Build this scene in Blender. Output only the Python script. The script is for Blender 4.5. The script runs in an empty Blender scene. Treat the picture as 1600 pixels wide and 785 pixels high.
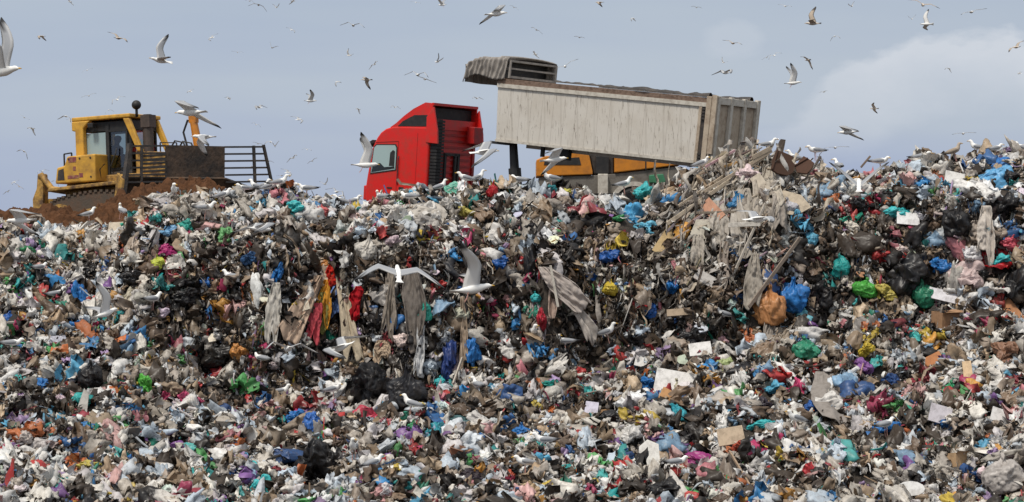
import bpy, bmesh, math, random
import numpy as np
from mathutils import Vector, Matrix, Euler

# ---------------------------------------------------------------- camera
S = bpy.context.scene
COL = S.collection
R = math.radians
random.seed(7)
rng = np.random.default_rng(11)
CZ = 5.0          # camera height
F = 3600.0        # focal length in photo pixels (photo 1600 x 785)
cd = bpy.data.cameras.new('camera'); cam = bpy.data.objects.new('camera', cd); COL.objects.link(cam)
cam.location = (0, 0, CZ); cam.rotation_euler = (R(90), 0, 0)
cd.sensor_width = 36; cd.lens = 36 * F / 1600; cd.clip_start = 0.5; cd.clip_end = 9000
S.camera = cam
# ---------------------------------------------------------------- world: overcast grey-blue sky
SUN_EL, SUN_AZ = 60, -34      # degrees; azimuth from the view direction's back-left
w = bpy.data.worlds.new('World'); S.world = w; w.use_nodes = True
nt = w.node_tree; nt.nodes.clear()
def N(nt, t, **k):
    n = nt.nodes.new(t)
    for a, b in k.items(): setattr(n, a, b)
    return n
def L(nt, a, b): nt.links.new(a, b)
def math_(nt, op, a, b=None, clamp=False):
    n = N(nt, 'ShaderNodeMath', operation=op, use_clamp=clamp)
    for i, v in enumerate((a, b)):
        if v is None: continue
        if isinstance(v, (int, float)): n.inputs[i].default_value = v
        else: L(nt, v, n.inputs[i])
    return n.outputs[0]
def mixc(nt, f, a, b, mode='MIX'):
    n = N(nt, 'ShaderNodeMix', data_type='RGBA', blend_type=mode)
    for s, v in ((n.inputs[0], f), (n.inputs[6], a), (n.inputs[7], b)):
        if isinstance(v, (int, float)): s.default_value = v
        elif isinstance(v, (tuple, list)): s.default_value = (*v[:3], 1)
        else: L(nt, v, s)
    return n.outputs[2]
def ramp(nt, f, stops):
    n = N(nt, 'ShaderNodeValToRGB'); e = n.color_ramp.elements
    while len(e) < len(stops): e.new(0.5)
    for q, (p, c) in zip(e, stops):
        q.position = p; q.color = (*c, 1) if len(c) == 3 else c
    L(nt, f, n.inputs[0]); return n.outputs[0]
sky = N(nt, 'ShaderNodeTexSky', sky_type='NISHITA'); sky.sun_disc = False
sky.sun_elevation = R(SUN_EL); sky.sun_rotation = R(180 + SUN_AZ); sky.air_density = 1.0; sky.dust_density = 3
bgs = N(nt, 'ShaderNodeBackground'); bgs.inputs[1].default_value = 0.05; L(nt, sky.outputs[0], bgs.inputs[0])
tc = N(nt, 'ShaderNodeTexCoord'); sep = N(nt, 'ShaderNodeSeparateXYZ'); L(nt, tc.outputs['Generated'], sep.inputs[0])
X, Y, Z = sep.outputs
mp = N(nt, 'ShaderNodeMapping'); mp.inputs['Scale'].default_value = (24, 24, 46); L(nt, tc.outputs['Generated'], mp.inputs[0])
n1 = N(nt, 'ShaderNodeTexNoise'); n1.inputs['Scale'].default_value = 1.0; n1.inputs['Detail'].default_value = 7; n1.inputs['Roughness'].default_value = .58; L(nt, mp.outputs[0], n1.inputs[0])
mp2 = N(nt, 'ShaderNodeMapping'); mp2.inputs['Scale'].default_value = (2.2, 2.2, 16); mp2.inputs['Location'].default_value = (3.1, 1.7, .4); L(nt, tc.outputs['Generated'], mp2.inputs[0])
n2 = N(nt, 'ShaderNodeTexNoise'); n2.inputs['Scale'].default_value = 1.0; n2.inputs['Detail'].default_value = 4; L(nt, mp2.outputs[0], n2.inputs[0])
el = Z
# layer of stratus: base colour by elevation, brighter overhead like a real overcast sky
base = ramp(nt, math_(nt, 'MULTIPLY', el, 1.0), [(0.0, (.335, .40, .575)), (0.045, (.36, .425, .595)), (0.105, (.40, .47, .585)), (.35, (.55, .58, .62)), (1.0, (.80, .80, .80))])
base = mixc(nt, ramp(nt, n2.outputs[0], [(.38, (0, 0, 0)), (.66, (1, 1, 1))]), base, mixc(nt, .7, base, (.50, .56, .62)))
# cumulus bank low on the right: its edge climbs to the right
az = math_(nt, 'DIVIDE', X, math_(nt, 'MAXIMUM', Y, .05))
edge = ramp(nt, math_(nt, 'MULTIPLY', az, 4.0), [(.46, (.50, .50, .50)), (.53, (.66, .66, .66)), (.56, (.735, .735, .735)), (.64, (.80, .80, .80)), (.70, (.87, .87, .87)), (.80, (.90, .90, .90)), (.87, (.885, .885, .885)), (.91, (.80, .80, .80)), (.96, (.87, .87, .87))])
edge = math_(nt, 'MULTIPLY', edge, .108)
edge = math_(nt, 'ADD', edge, math_(nt, 'MULTIPLY', math_(nt, 'SUBTRACT', n1.outputs[0], .5), .034))
vv = math_(nt, 'DIVIDE', el, math_(nt, 'MAXIMUM', Y, .05))
d = math_(nt, 'SUBTRACT', edge, vv)
m_hi = math_(nt, 'DIVIDE', d, .006, clamp=True)
m_lo = math_(nt, 'SUBTRACT', 1.0, math_(nt, 'DIVIDE', math_(nt, 'SUBTRACT', d, .008), .032, clamp=True))
m_az = math_(nt, 'DIVIDE', math_(nt, 'SUBTRACT', az, .10), .06, clamp=True)
msk = math_(nt, 'MULTIPLY', math_(nt, 'MULTIPLY', m_hi, m_lo), math_(nt, 'MULTIPLY', m_az, .80))
pf = math_(nt, 'ADD', math_(nt, 'POWER', math_(nt, 'MULTIPLY', math_(nt, 'SUBTRACT', az, .096), 80.0), 2.0), math_(nt, 'POWER', math_(nt, 'MULTIPLY', math_(nt, 'SUBTRACT', vv, .091), 110.0), 2.0))
pf = math_(nt, 'MULTIPLY', math_(nt, 'SUBTRACT', math_(nt, 'ADD', 1.0, math_(nt, 'MULTIPLY', math_(nt, 'SUBTRACT', n1.outputs[0], .5), 4.5)), pf, clamp=True), .22)
msk = math_(nt, 'MAXIMUM', msk, pf)
base = mixc(nt, msk, base, (.64, .675, .735))
bgc = N(nt, 'ShaderNodeBackground'); bgc.inputs[1].default_value = 1.0; L(nt, base, bgc.inputs[0])
mx = N(nt, 'ShaderNodeMixShader'); mx.inputs[0].default_value = .88; L(nt, bgs.outputs[0], mx.inputs[1]); L(nt, bgc.outputs[0], mx.inputs[2])
wo = N(nt, 'ShaderNodeOutputWorld'); L(nt, mx.outputs[0], wo.inputs[0])
# veiled sun
sl = bpy.data.lights.new('sun', 'SUN'); sl.energy = 2.7; sl.angle = R(10); sl.color = (1, .94, .85)
so = bpy.data.objects.new('sun', sl); COL.objects.link(so)
so.rotation_euler = (R(90 - SUN_EL), 0, R(SUN_AZ))
S.view_settings.view_transform = 'Standard'; S.view_settings.look = 'None'; S.view_settings.exposure = 0.16; S.view_settings.gamma = 1
S.render.engine = 'CYCLES'
S.cycles.max_bounces = 5; S.cycles.diffuse_bounces = 3; S.cycles.glossy_bounces = 2; S.cycles.transmission_bounces = 3; S.cycles.transparent_max_bounces = 4

# ---------------------------------------------------------------- numpy noise
def _h(ix, iy, iz, s):
    n = (ix * 374761393 + iy * 668265263 + iz * 2147483647 + s * 1274126177) & 0xffffffff
    n = ((n ^ (n >> 13)) * 1274126177) & 0xffffffff
    n = ((n ^ (n >> 16)) * 2246822519) & 0xffffffff
    return ((n ^ (n >> 15)) & 0xffff) / 65535.0
def vn(p, s=0):
    p = np.asarray(p, dtype=np.float64); i = np.floor(p).astype(np.int64); f = p - i; f = f * f * (3 - 2 * f)
    r = 0
    for a in (0, 1):
        wa = f[..., 0] if a else 1 - f[..., 0]
        for b in (0, 1):
            wb = f[..., 1] if b else 1 - f[..., 1]
            for c in (0, 1):
                wc = f[..., 2] if c else 1 - f[..., 2]
                r = r + wa * wb * wc * _h(i[..., 0] + a, i[..., 1] + b, i[..., 2] + c, s)
    return r * 2 - 1
def p3(x, y, z=0.0):
    x, y = np.broadcast_arrays(x, y); return np.stack([x, y, np.zeros_like(x) + z], -1)

# ---------------------------------------------------------------- terrain of the heap
_cx = [-400, 0, 60, 110, 160, 200, 240, 280, 340, 400, 440, 480, 540, 600, 660, 720, 760, 820, 880, 930, 980, 1040, 1090, 1140, 1190, 1240, 1300, 1360, 1420, 1480, 1540, 1600, 2000]
_cy = [352, 354, 366, 372, 360, 348, 334, 327, 324, 318, 306, 317, 328, 316, 312, 302, 292, 300, 316, 324, 320, 306, 292, 274, 260, 268, 272, 272, 268, 262, 256, 252, 245]
_sx = [-400, 0, 200, 300, 360, 500, 700, 900, 1100, 1180, 1260, 1400, 1600, 2000]
_sy = [440, 450, 500, 560, 600, 612, 610, 590, 560, 530, 512, 505, 500, 490]
PITS = [(600, 600, .6, .5), (620, 520, .5, .6), (340, 565, .7, .5), (510, 520, .6, .6), (480, 735, .5, .4), (880, 400, .8, .4), (1130, 420, .8, .8), (1040, 430, .5, .5), (1280, 470, .5, .5), (1415, 440, .6, .5),
        (1400, 600, .6, .4), (1320, 370, .7, .45), (1560, 470, .5, .4), (240, 650, .5, .35), (300, 690, .5, .3), (760, 520, .7, .5), (100, 430, .6, .25), (290, 460, .7, .45), (430, 400, .5, .4), (960, 470, .5, .4), (1250, 760, .6, .3), (640, 690, .5, .3), (1240, 600, .6, .3),
        (100, 600, .7, .30), (60, 665, .5, .30), (200, 725, .6, .30), (560, 690, .5, .35), (700, 735, .6, .30), (880, 645, .6, .30), (960, 655, .5, .35), (1080, 690, .7, .30), (1200, 665, .5, .3), (1330, 650, .7, .35), (1480, 700, .6, .35), (1530, 610, .5, .35), (420, 650, .6, .3), (330, 625, .6, .35), (150, 560, .6, .3), (30, 480, .5, .3), (1090, 520, .5, .3), (820, 580, .5, .3), (1440, 540, .5, .3)]
def profile(x, y):
    x = np.asarray(x, float); y = np.asarray(y, float)
    px = 800 + x / 55.0 * F
    wob = vn(p3(x * .45, y * 0 + 3.3), 5) * .9
    Yc = 57.0 + wob
    cy = np.interp(px, _cx, _cy) + 12; sy = np.interp(px, _sx, _sy)
    zc = CZ + (392.5 - cy) / F * Yc
    Ys = 54.0 + (600 - sy) * .008 + wob * .8
    zs = CZ + (392.5 - sy) / F * Ys
    cl = np.clip((px - 130) / 170, .25, 1) * np.where(px > 1230, .75, 1)
    jag = .55 * vn(p3(x * 1.15, y * 0 + 8.8), 15) + .30 * vn(p3(x * 2.6, y * 0 + 1.8), 16)
    Yl = Ys + (1 - cl) * .45 * (Yc - Ys) + cl * .75 + jag * cl
    Ys = Ys + jag * cl * .8
    zl = CZ + (392.5 - (cy + 48 + 18 * vn(p3(x * .9, y * 0 + 5.5), 17))) / F * Yl
    ks = [(30., -1.5 + 0 * x), (38., -1.1 + 0 * x), (45., .06 + 0 * x), (Ys, zs), (Yl, zl), (Yc, zc), (Yc + 2.4, zc - .1), (Yc + 6, np.minimum(zc - .5, 5.9)), (72., 5.55 + 0 * x), (130., 5.5 + 0 * x)]
    z = np.full(np.broadcast(x, y).shape, -1.5)
    for (a, za), (b, zb) in zip(ks[:-1], ks[1:]):
        t = (y - a) / (b - a); zz = za + (zb - za) * t
        z = np.where((t >= 0), zz, z)
    return z
def H_exact(x, y):
    z = (profile(x, y - .14) + profile(x, y) * 2 + profile(x, y + .14)) / 4
    amp = np.clip((np.asarray(y) - 36) / 6, 0, 1) * np.clip((66 - np.asarray(y)) / 6, .1, 1)
    n = .34 * vn(p3(x * .8, y * .8), 1) + .26 * vn(p3(x * 1.9, y * 1.9), 2) + .10 * vn(p3(x * 4.5, y * 4.5), 3)
    return z + n * amp - pit(x, y)
_pits = []
def pit(x, y):
    r = 0
    for (a, b, rad, dep) in _pits:
        r = r + dep * np.exp(-(((x - a) ** 2) + ((y - b) ** 2)) / (rad * rad))
    return r
def surf(px, py, lift=0.0, y0=42.0):
    ys = np.arange(y0, 64, .03); zs = CZ + (392.5 - py) / F * ys; xs = (px - 800) / F * ys
    h = H(xs, ys); k = np.nonzero(h >= zs)[0]
    if len(k) == 0:
        k = int(np.argmin(np.where(ys > 55, zs - h, 99)))
    else: k = int(k[0])
    return Vector((xs[k], ys[k], H(xs[k], ys[k]) + lift))
_G = {}
def H(x, y):
    """height of the heap: read from a fine table inside the worked area, computed outside it"""
    x, y = np.broadcast_arrays(np.asarray(x, float), np.asarray(y, float))
    if 'z' not in _G: return H_exact(x, y)
    u = (x + 27) / .06; v = (y - 30) / .04; ok = (u >= 0) & (u < _G['z'].shape[0] - 1) & (v >= 0) & (v < _G['z'].shape[1] - 1)
    if not ok.all():
        out = np.empty(x.shape); bad = ~ok; out[bad] = H_exact(x[bad], y[bad])
        if ok.any(): out[ok] = H(x[ok], y[ok])
        return out
    i = u.astype(int); j = v.astype(int); a = u - i; b = v - j; z = _G['z']
    return z[i, j] * (1 - a) * (1 - b) + z[i + 1, j] * a * (1 - b) + z[i, j + 1] * (1 - a) * b + z[i + 1, j + 1] * a * b
def _table():
    gx, gy = np.meshgrid(np.arange(-27, 27, .06), np.arange(30, 67, .04), indexing='ij'); _G['z'] = H_exact(gx, gy)
_table()
for (a, b, r_, dd) in PITS:
    v = surf(a, b); _pits.append((v.x, v.y + .3, r_ * 1.1, dd * 1.7))
_G['z'] = _G['z'] - pit(*np.meshgrid(np.arange(-27, 27, .06), np.arange(30, 67, .04), indexing='ij'))
def normals(x, y):
    e = .12
    gx = (H(x + e, y) - H(x - e, y)) / (2 * e); gy = (H(x, y + e) - H(x, y - e)) / (2 * e)
    n = np.stack([-gx, -gy, np.ones_like(gx)], -1)
    return n / np.linalg.norm(n, axis=-1, keepdims=True), np.sqrt(1 + gx * gx + gy * gy)
def ray(px, py, D): return Vector(((px - 800) / F * D, D, CZ + (392.5 - py) / F * D))

# ---------------------------------------------------------------- object helpers
def tag(o, label=None, cat=None, group=None, kind=None):
    if label: o['label'] = label
    if cat: o['category'] = cat
    if group: o['group'] = group
    if kind: o['kind'] = kind
    return o
def mesh_np(name, V, T, col=None, smooth=False):
    me = bpy.data.meshes.new(name)
    V = np.ascontiguousarray(V, dtype=np.float32); T = np.ascontiguousarray(T, dtype=np.int32)
    me.vertices.add(len(V)); me.vertices.foreach_set('co', V.ravel())
    me.loops.add(T.size); me.loops.foreach_set('vertex_index', T.ravel())
    k = T.shape[1]
    me.polygons.add(len(T)); me.polygons.foreach_set('loop_start', np.arange(0, T.size, k, dtype=np.int32)); me.polygons.foreach_set('loop_total', np.full(len(T), k, dtype=np.int32))
    me.polygons.foreach_set('use_smooth', np.full(len(T), smooth, dtype=bool))
    if col is not None:
        a = me.color_attributes.new('Col', 'FLOAT_COLOR', 'POINT')
        c = np.ones((len(V), 4), dtype=np.float32); c[:, :3] = col; a.data.foreach_set('color', c.ravel())
    me.update(calc_edges=True); return me
def link(name, me, m=None, parent=None, loc=None, rot=None):
    o = bpy.data.objects.new(name, me); COL.objects.link(o)
    if m is not None and len(me.materials) == 0: me.materials.append(m)
    if parent: o.parent = parent
    if loc is not None: o.location = loc
    if rot is not None: o.rotation_euler = rot
    return o
def empty(name, loc, rz=0, pitch=0):
    o = bpy.data.objects.new(name, None); COL.objects.link(o); o.location = loc; o.rotation_euler = (0, pitch, rz); return o
class MB:
    """collects shapes of ONE part in the thing's local space"""
    def __init__(s, T=None): s.v = []; s.f = []; s.T = T or (lambda p: p)
    def add(s, vs, fs):
        o = len(s.v); s.v += [tuple(s.T(Vector(v))) for v in vs]; s.f += [tuple(i + o for i in f) for f in fs]
    def box(s, a, b):
        (x0, y0, z0), (x1, y1, z1) = a, b
        s.add([(x, y, z) for x in (x0, x1) for y in (y0, y1) for z in (z0, z1)], [(0, 1, 3, 2), (4, 6, 7, 5), (0, 4, 5, 1), (2, 3, 7, 6), (0, 2, 6, 4), (1, 5, 7, 3)])
        return s
    def prism(s, poly, y0, y1, ax='y', inset=0):
        n = len(poly)
        def P(q, y):
            a, b = q
            return {'y': (a, y, b), 'x': (y, a, b), 'z': (a, b, y)}[ax]
        s.add([P(q, y0) for q in poly] + [P(q, y1) for q in poly], [tuple(range(n))[::-1], tuple(range(n, 2 * n))] + [(i, (i + 1) % n, n + (i + 1) % n, n + i) for i in range(n)])
        return s
    def tube(s, pts, r, n=8, closed=False):
        pts = [Vector(p) for p in pts]; rs = r if isinstance(r, (list, tuple)) else [r] * len(pts)
        vs = []; fs = []
        for i, p in enumerate(pts):
            d = (pts[min(i + 1, len(pts) - 1)] - pts[max(i - 1, 0)]).normalized()
            u = d.cross(Vector((0, 0, 1)) if abs(d.z) < .9 else Vector((1, 0, 0))).normalized(); v = d.cross(u)
            for k in range(n):
                a = 2 * math.pi * k / n; vs.append(p + (u * math.cos(a) + v * math.sin(a)) * rs[i])
        for i in range(len(pts) - 1):
            for k in range(n): fs.append((i * n + k, i * n + (k + 1) % n, (i + 1) * n + (k + 1) % n, (i + 1) * n + k))
        fs += [tuple(range(n))[::-1], tuple(range((len(pts) - 1) * n, len(pts) * n))]
        s.add(vs, fs); return s
    def bar(s, a, b, t, h=None):
        a, b = Vector(a), Vector(b); d = (b - a).normalized(); h = h or t
        u = d.cross(Vector((0, 0, 1)) if abs(d.z) < .95 else Vector((1, 0, 0))).normalized() * t / 2; v = d.cross(u).normalized() * h / 2
        s.add([a + u + v, a - u + v, a - u - v, a + u - v, b + u + v, b - u + v, b - u - v, b + u - v], [(0, 1, 2, 3), (7, 6, 5, 4), (0, 4, 5, 1), (1, 5, 6, 2), (2, 6, 7, 3), (3, 7, 4, 0)])
        return s
    def grid(s, fn, nu, nv):
        vs = [fn(i / nu, j / nv) for i in range(nu + 1) for j in range(nv + 1)]
        s.add(vs, [(i * (nv + 1) + j, (i + 1) * (nv + 1) + j, (i + 1) * (nv + 1) + j + 1, i * (nv + 1) + j + 1) for i in range(nu) for j in range(nv)]); return s
    def sphere(s, c, r, n=12):
        vs = []; fs = []
        for i in range(n + 1):
            for k in range(2 * n):
                a, b = math.pi * i / n, math.pi * k / n
                vs.append((c[0] + r * math.sin(a) * math.cos(b), c[1] + r * math.sin(a) * math.sin(b), c[2] + r * math.cos(a)))
        for i in range(n):
            for k in range(2 * n): fs.append((i * 2 * n + k, i * 2 * n + (k + 1) % (2 * n), (i + 1) * 2 * n + (k + 1) % (2 * n), (i + 1) * 2 * n + k))
        s.add(vs, fs); return s
    def build(s, name, m, parent=None, bevel=0, smooth=False, loc=None):
        me = bpy.data.meshes.new(name); me.from_pydata(s.v, [], s.f)
        bm = bmesh.new(); bm.from_mesh(me); bmesh.ops.recalc_face_normals(bm, faces=bm.faces); bm.to_mesh(me); bm.free()
        if smooth: me.polygons.foreach_set('use_smooth', [True] * len(me.polygons))
        o = link(name, me, m, parent, loc)
        if bevel:
            b = o.modifiers.new('bevel', 'BEVEL'); b.width = bevel; b.segments = 2; b.limit_method = 'ANGLE'; b.angle_limit = R(30); b.harden_normals = False
        return o

# ---------------------------------------------------------------- materials
def mat(name, col, rough=.6, metal=0., dirt=None, dscale=3., damt=.5, bump=0., bscale=20., stretch=(1, 1, 1), spec=.5, lo=.45, hi=.7):
    m = bpy.data.materials.new(name); m.use_nodes = True; nt = m.node_tree; b = nt.nodes['Principled BSDF']
    b.inputs['Roughness'].default_value = rough; b.inputs['Metallic'].default_value = metal; b.inputs['Specular IOR Level'].default_value = spec
    tc = N(nt, 'ShaderNodeTexCoord'); mp = N(nt, 'ShaderNodeMapping'); mp.inputs['Scale'].default_value = stretch; L(nt, tc.outputs['Object'], mp.inputs[0])
    n = N(nt, 'ShaderNodeTexNoise'); n.inputs['Scale'].default_value = dscale; n.inputs['Detail'].default_value = 8; n.inputs['Roughness'].default_value = .65; L(nt, mp.outputs[0], n.inputs[0])
    c = (*col, 1)
    if dirt:
        f = ramp(nt, n.outputs[0], [(lo, (0, 0, 0)), (hi, (1, 1, 1))])
        L(nt, mixc(nt, math_(nt, 'MULTIPLY', f, damt), col, dirt), b.inputs['Base Color'])
    else: b.inputs['Base Color'].default_value = c
    if bump:
        n3 = N(nt, 'ShaderNodeTexNoise'); n3.inputs['Scale'].default_value = bscale; n3.inputs['Detail'].default_value = 4; L(nt, mp.outputs[0], n3.inputs[0])
        bp = N(nt, 'ShaderNodeBump'); bp.inputs['Strength'].default_value = bump; bp.inputs['Distance'].default_value = .03; L(nt, n3.outputs[0], bp.inputs['Height']); L(nt, bp.outputs[0], b.inputs['Normal'])
    return m
def film_mat(name, attr, rough=.38, transl=.18, grime=.55, bsc=5, spec=.5, bdist=.05):
    """plastic film / cloth whose colour comes from the object (or the mesh's colour attribute); smeared with brown grime"""
    m = bpy.data.materials.new(name); m.use_nodes = True; nt = m.node_tree; b = nt.nodes['Principled BSDF']; out = nt.nodes['Material Output']
    tc = N(nt, 'ShaderNodeTexCoord')
    if attr:
        a = N(nt, 'ShaderNodeAttribute'); a.attribute_name = 'Col'; c = a.outputs['Color']
        co = tc.outputs['Object']
    else:
        oi = N(nt, 'ShaderNodeObjectInfo'); c = oi.outputs['Color']; co = tc.outputs['Object']
    n = N(nt, 'ShaderNodeTexNoise'); n.inputs['Scale'].default_value = 9 if attr else 5; n.inputs['Detail'].default_value = 8; n.inputs['Roughness'].default_value = .75; L(nt, co, n.inputs[0])
    g = ramp(nt, n.outputs[0], [(.46, (0, 0, 0)), (.66, (1, 1, 1))])
    c2 = mixc(nt, math_(nt, 'MULTIPLY', g, grime), c, mixc(nt, .72, c, (.060, .043, .030)))
    L(nt, c2, b.inputs['Base Color']); b.inputs['Roughness'].default_value = rough; b.inputs['Specular IOR Level'].default_value = spec
    n3 = N(nt, 'ShaderNodeTexNoise', noise_type='RIDGED_MULTIFRACTAL'); n3.inputs['Scale'].default_value = bsc; n3.inputs['Detail'].default_value = 4; n3.inputs['Distortion'].default_value = .6; L(nt, co, n3.inputs[0])
    bp = N(nt, 'ShaderNodeBump'); bp.inputs['Strength'].default_value = .8; bp.inputs['Distance'].default_value = bdist; L(nt, n3.outputs[0], bp.inputs['Height']); L(nt, bp.outputs[0], b.inputs['Normal'])
    if transl:
        t = N(nt, 'ShaderNodeBsdfTranslucent'); L(nt, c2, t.inputs[0]); mx = N(nt, 'ShaderNodeMixShader'); mx.inputs[0].default_value = transl
        L(nt, b.outputs[0], mx.inputs[1]); L(nt, t.outputs[0], mx.inputs[2]); L(nt, mx.outputs[0], out.inputs[0])
    return m
M_litter = film_mat('mixed_litter', True, .45, .08, .70, 6, .45, .035)
M_film = film_mat('plastic_film', False, .42, .12, .6, 3.2, .45, .07)
M_cloth = film_mat('grimy_cloth', False, .9, .12, .5, 5, .1, .02)
M_board = film_mat('board', False, .85, 0, .6, 10, .15, .006)
M_soilbase = mat('heap_soil', (.030, .024, .019), .95, dirt=(.09, .07, .055), dscale=6, damt=.8, bump=.8, bscale=18)
M_soil = mat('brown_soil', (.115, .054, .027), .95, dirt=(.05, .028, .018), dscale=4, damt=.9, bump=1, bscale=9, spec=.1)
M_ground = mat('ground', (.13, .105, .08), .95, dirt=(.06, .05, .04), dscale=.4, damt=.8)
M_red = mat('red_paint', (.68, .016, .012), .36, dirt=(.30, .06, .04), dscale=3.2, damt=.55, bump=.03, bscale=3)
M_reddull = mat('dusty_red_paint', (.42, .012, .012), .5, dirt=(.12, .03, .025), dscale=2.5, damt=.8)
M_black = mat('black_plastic', (.014, .014, .015), .6, dirt=(.05, .045, .04), dscale=5, damt=.6)
M_dark = mat('dark_steel', (.035, .03, .028), .6, dirt=(.10, .075, .055), dscale=4, damt=.8, bump=.3)
M_yel = mat('yellow_paint', (.66, .36, .045), .5, dirt=(.20, .10, .04), dscale=2.6, damt=.75, bump=.1, bscale=6)
M_yeldirty = mat('muddy_yellow_paint', (.54, .31, .07), .65, dirt=(.09, .05, .03), dscale=4.5, damt=.95, bump=.3, lo=.38, hi=.62)
M_orange = mat('orange_paint', (.62, .225, .018), .5, dirt=(.25, .10, .03), dscale=3, damt=.6)
M_bladem = mat('worn_blade_steel', (.115, .070, .042), .6, dirt=(.030, .023, .018), dscale=1.8, damt=.95, bump=.7, bscale=9, lo=.36, hi=.58)
M_track = mat('track_steel', (.085, .065, .048), .8, dirt=(.13, .07, .04), dscale=5, damt=.9, bump=.4)
M_glass = mat('cab_glass', (.36, .47, .46), .08, spec=.8)
M_glassd = mat('dark_cab_glass', (.012, .016, .018), .12, spec=.6)
M_paleg = mat('pale_glass', (.30, .40, .42), .15, spec=.6)
M_decal = mat('faded_maroon_decal', (.22, .05, .06), .7, dirt=(.4, .25, .1), dscale=14, damt=.9)
M_tyre = mat('tyre_rubber', (.03, .03, .03), .9)
M_tarp = mat('grey_tarpaulin', (.33, .30, .27), .85, dirt=(.12, .10, .085), dscale=7, damt=.6, bump=.3, stretch=(1, 1, .5))
M_rust = mat('rusty_rail', (.20, .135, .10), .85, dirt=(.075, .045, .03), dscale=9, damt=.9, bump=.4)
M_tan = mat('dusty_tan_panel', (.46, .38, .29), .8, dirt=(.22, .15, .10), dscale=4, damt=.8, bump=.2)
M_strip = mat('pale_strip', (.58, .54, .47), .7, dirt=(.2, .16, .12), dscale=6, damt=.6)
# trailer side: dirty white with vertical runs of grime
def trailer_mat():
    m = mat('stained_white_panel', (.62, .58, .52), .7, dirt=(.50, .45, .38), dscale=1.1, damt=.6, bump=.06, bscale=2)
    nt = m.node_tree; b = nt.nodes['Principled BSDF']; src = b.inputs['Base Color'].links[0].from_socket
    tc = N(nt, 'ShaderNodeTexCoord'); mp = N(nt, 'ShaderNodeMapping'); mp.inputs['Scale'].default_value = (11, 1, 1.6); mp.inputs['Rotation'].default_value = (0, R(4), 0); L(nt, tc.outputs['Object'], mp.inputs[0])
    n = N(nt, 'ShaderNodeTexNoise'); n.inputs['Scale'].default_value = 1.6; n.inputs['Detail'].default_value = 7; n.inputs['Roughness'].default_value = .75; n.inputs['Distortion'].default_value = .6; L(nt, mp.outputs[0], n.inputs[0])
    f = ramp(nt, n.outputs[0], [(.555, (0, 0, 0)), (.59, (.6, .6, .6)), (.65, (1, 1, 1))])
    mp3 = N(nt, 'ShaderNodeMapping'); mp3.inputs['Scale'].default_value = (3.2, 1, 1.0); L(nt, tc.outputs['Object'], mp3.inputs[0])
    n4 = N(nt, 'ShaderNodeTexNoise'); n4.inputs['Scale'].default_value = 1.4; n4.inputs['Detail'].default_value = 6; L(nt, mp3.outputs[0], n4.inputs[0])
    f = math_(nt, 'MULTIPLY', f, ramp(nt, n4.outputs[0], [(.40, (.2, .2, .2)), (.55, (1, 1, 1))]))
    # regular panel joints (dark dribbles under each)
    wv = N(nt, 'ShaderNodeTexWave', wave_type='BANDS', bands_direction='X'); wv.inputs['Scale'].default_value = .55; wv.inputs['Distortion'].default_value = .5; wv.inputs['Detail'].default_value = 3; L(nt, tc.outputs['Object'], wv.inputs[0])
    j = ramp(nt, wv.outputs[0], [(.95, (0, 0, 0)), (1, (.5, .5, .5))])
    f = math_(nt, 'MAXIMUM', f, math_(nt, 'MULTIPLY', j, math_(nt, 'MULTIPLY', n4.outputs[0], .9)))
    L(nt, mixc(nt, math_(nt, 'MULTIPLY', f, .85), src, (.17, .135, .10)), b.inputs['Base Color']); return m
M_trailer = trailer_mat()
gm = bpy.data.materials.new('gull_plumage'); gm.use_nodes = True
_a = N(gm.node_tree, 'ShaderNodeAttribute'); _a.attribute_name = 'Col'; L(gm.node_tree, _a.outputs['Color'], gm.node_tree.nodes['Principled BSDF'].inputs['Base Color'])
gm.node_tree.nodes['Principled BSDF'].inputs['Roughness'].default_value = .8

# ---------------------------------------------------------------- the setting
gb = MB().add([(-4000, -300, -1.5), (4000, -300, -1.5), (4000, 7000, -1.5), (-4000, 7000, -1.5)], [(0, 1, 2, 3)])
g = MB(); g.add([(-4000, -300, -1.52), (4000, -300, -1.52), (4000, 7000, -1.52), (-4000, 7000, -1.52)], [(0, 1, 2, 3)])
tag(g.build('ground', M_ground), kind='structure')
xs = np.arange(-26, 26.01, .13); ys = np.concatenate([np.arange(30, 42, .5), np.arange(42, 61, .1), np.arange(61, 131, .6)])
gx, gy = np.meshgrid(xs, ys, indexing='ij'); gz = H(gx, gy)
n_, m_ = gx.shape; idx = np.arange(n_ * m_).reshape(n_, m_)
me = mesh_np('refuse_hill', np.stack([gx, gy, gz], -1).reshape(-1, 3), np.stack([idx[:-1, :-1], idx[1:, :-1], idx[1:, 1:], idx[:-1, 1:]], -1).reshape(-1, 4), smooth=True)
tag(link('refuse_hill', me, M_soilbase), kind='structure')
# skirts so that the hill is closed towards the ground on its far sides
sk = MB(); sk.box((-60, 61, -1.5), (-25.9, 130, 5.2)); sk.box((25.9, 61, -1.5), (60, 130, 5.2)); tag(sk.build('plateau', M_ground), kind='structure')

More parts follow.
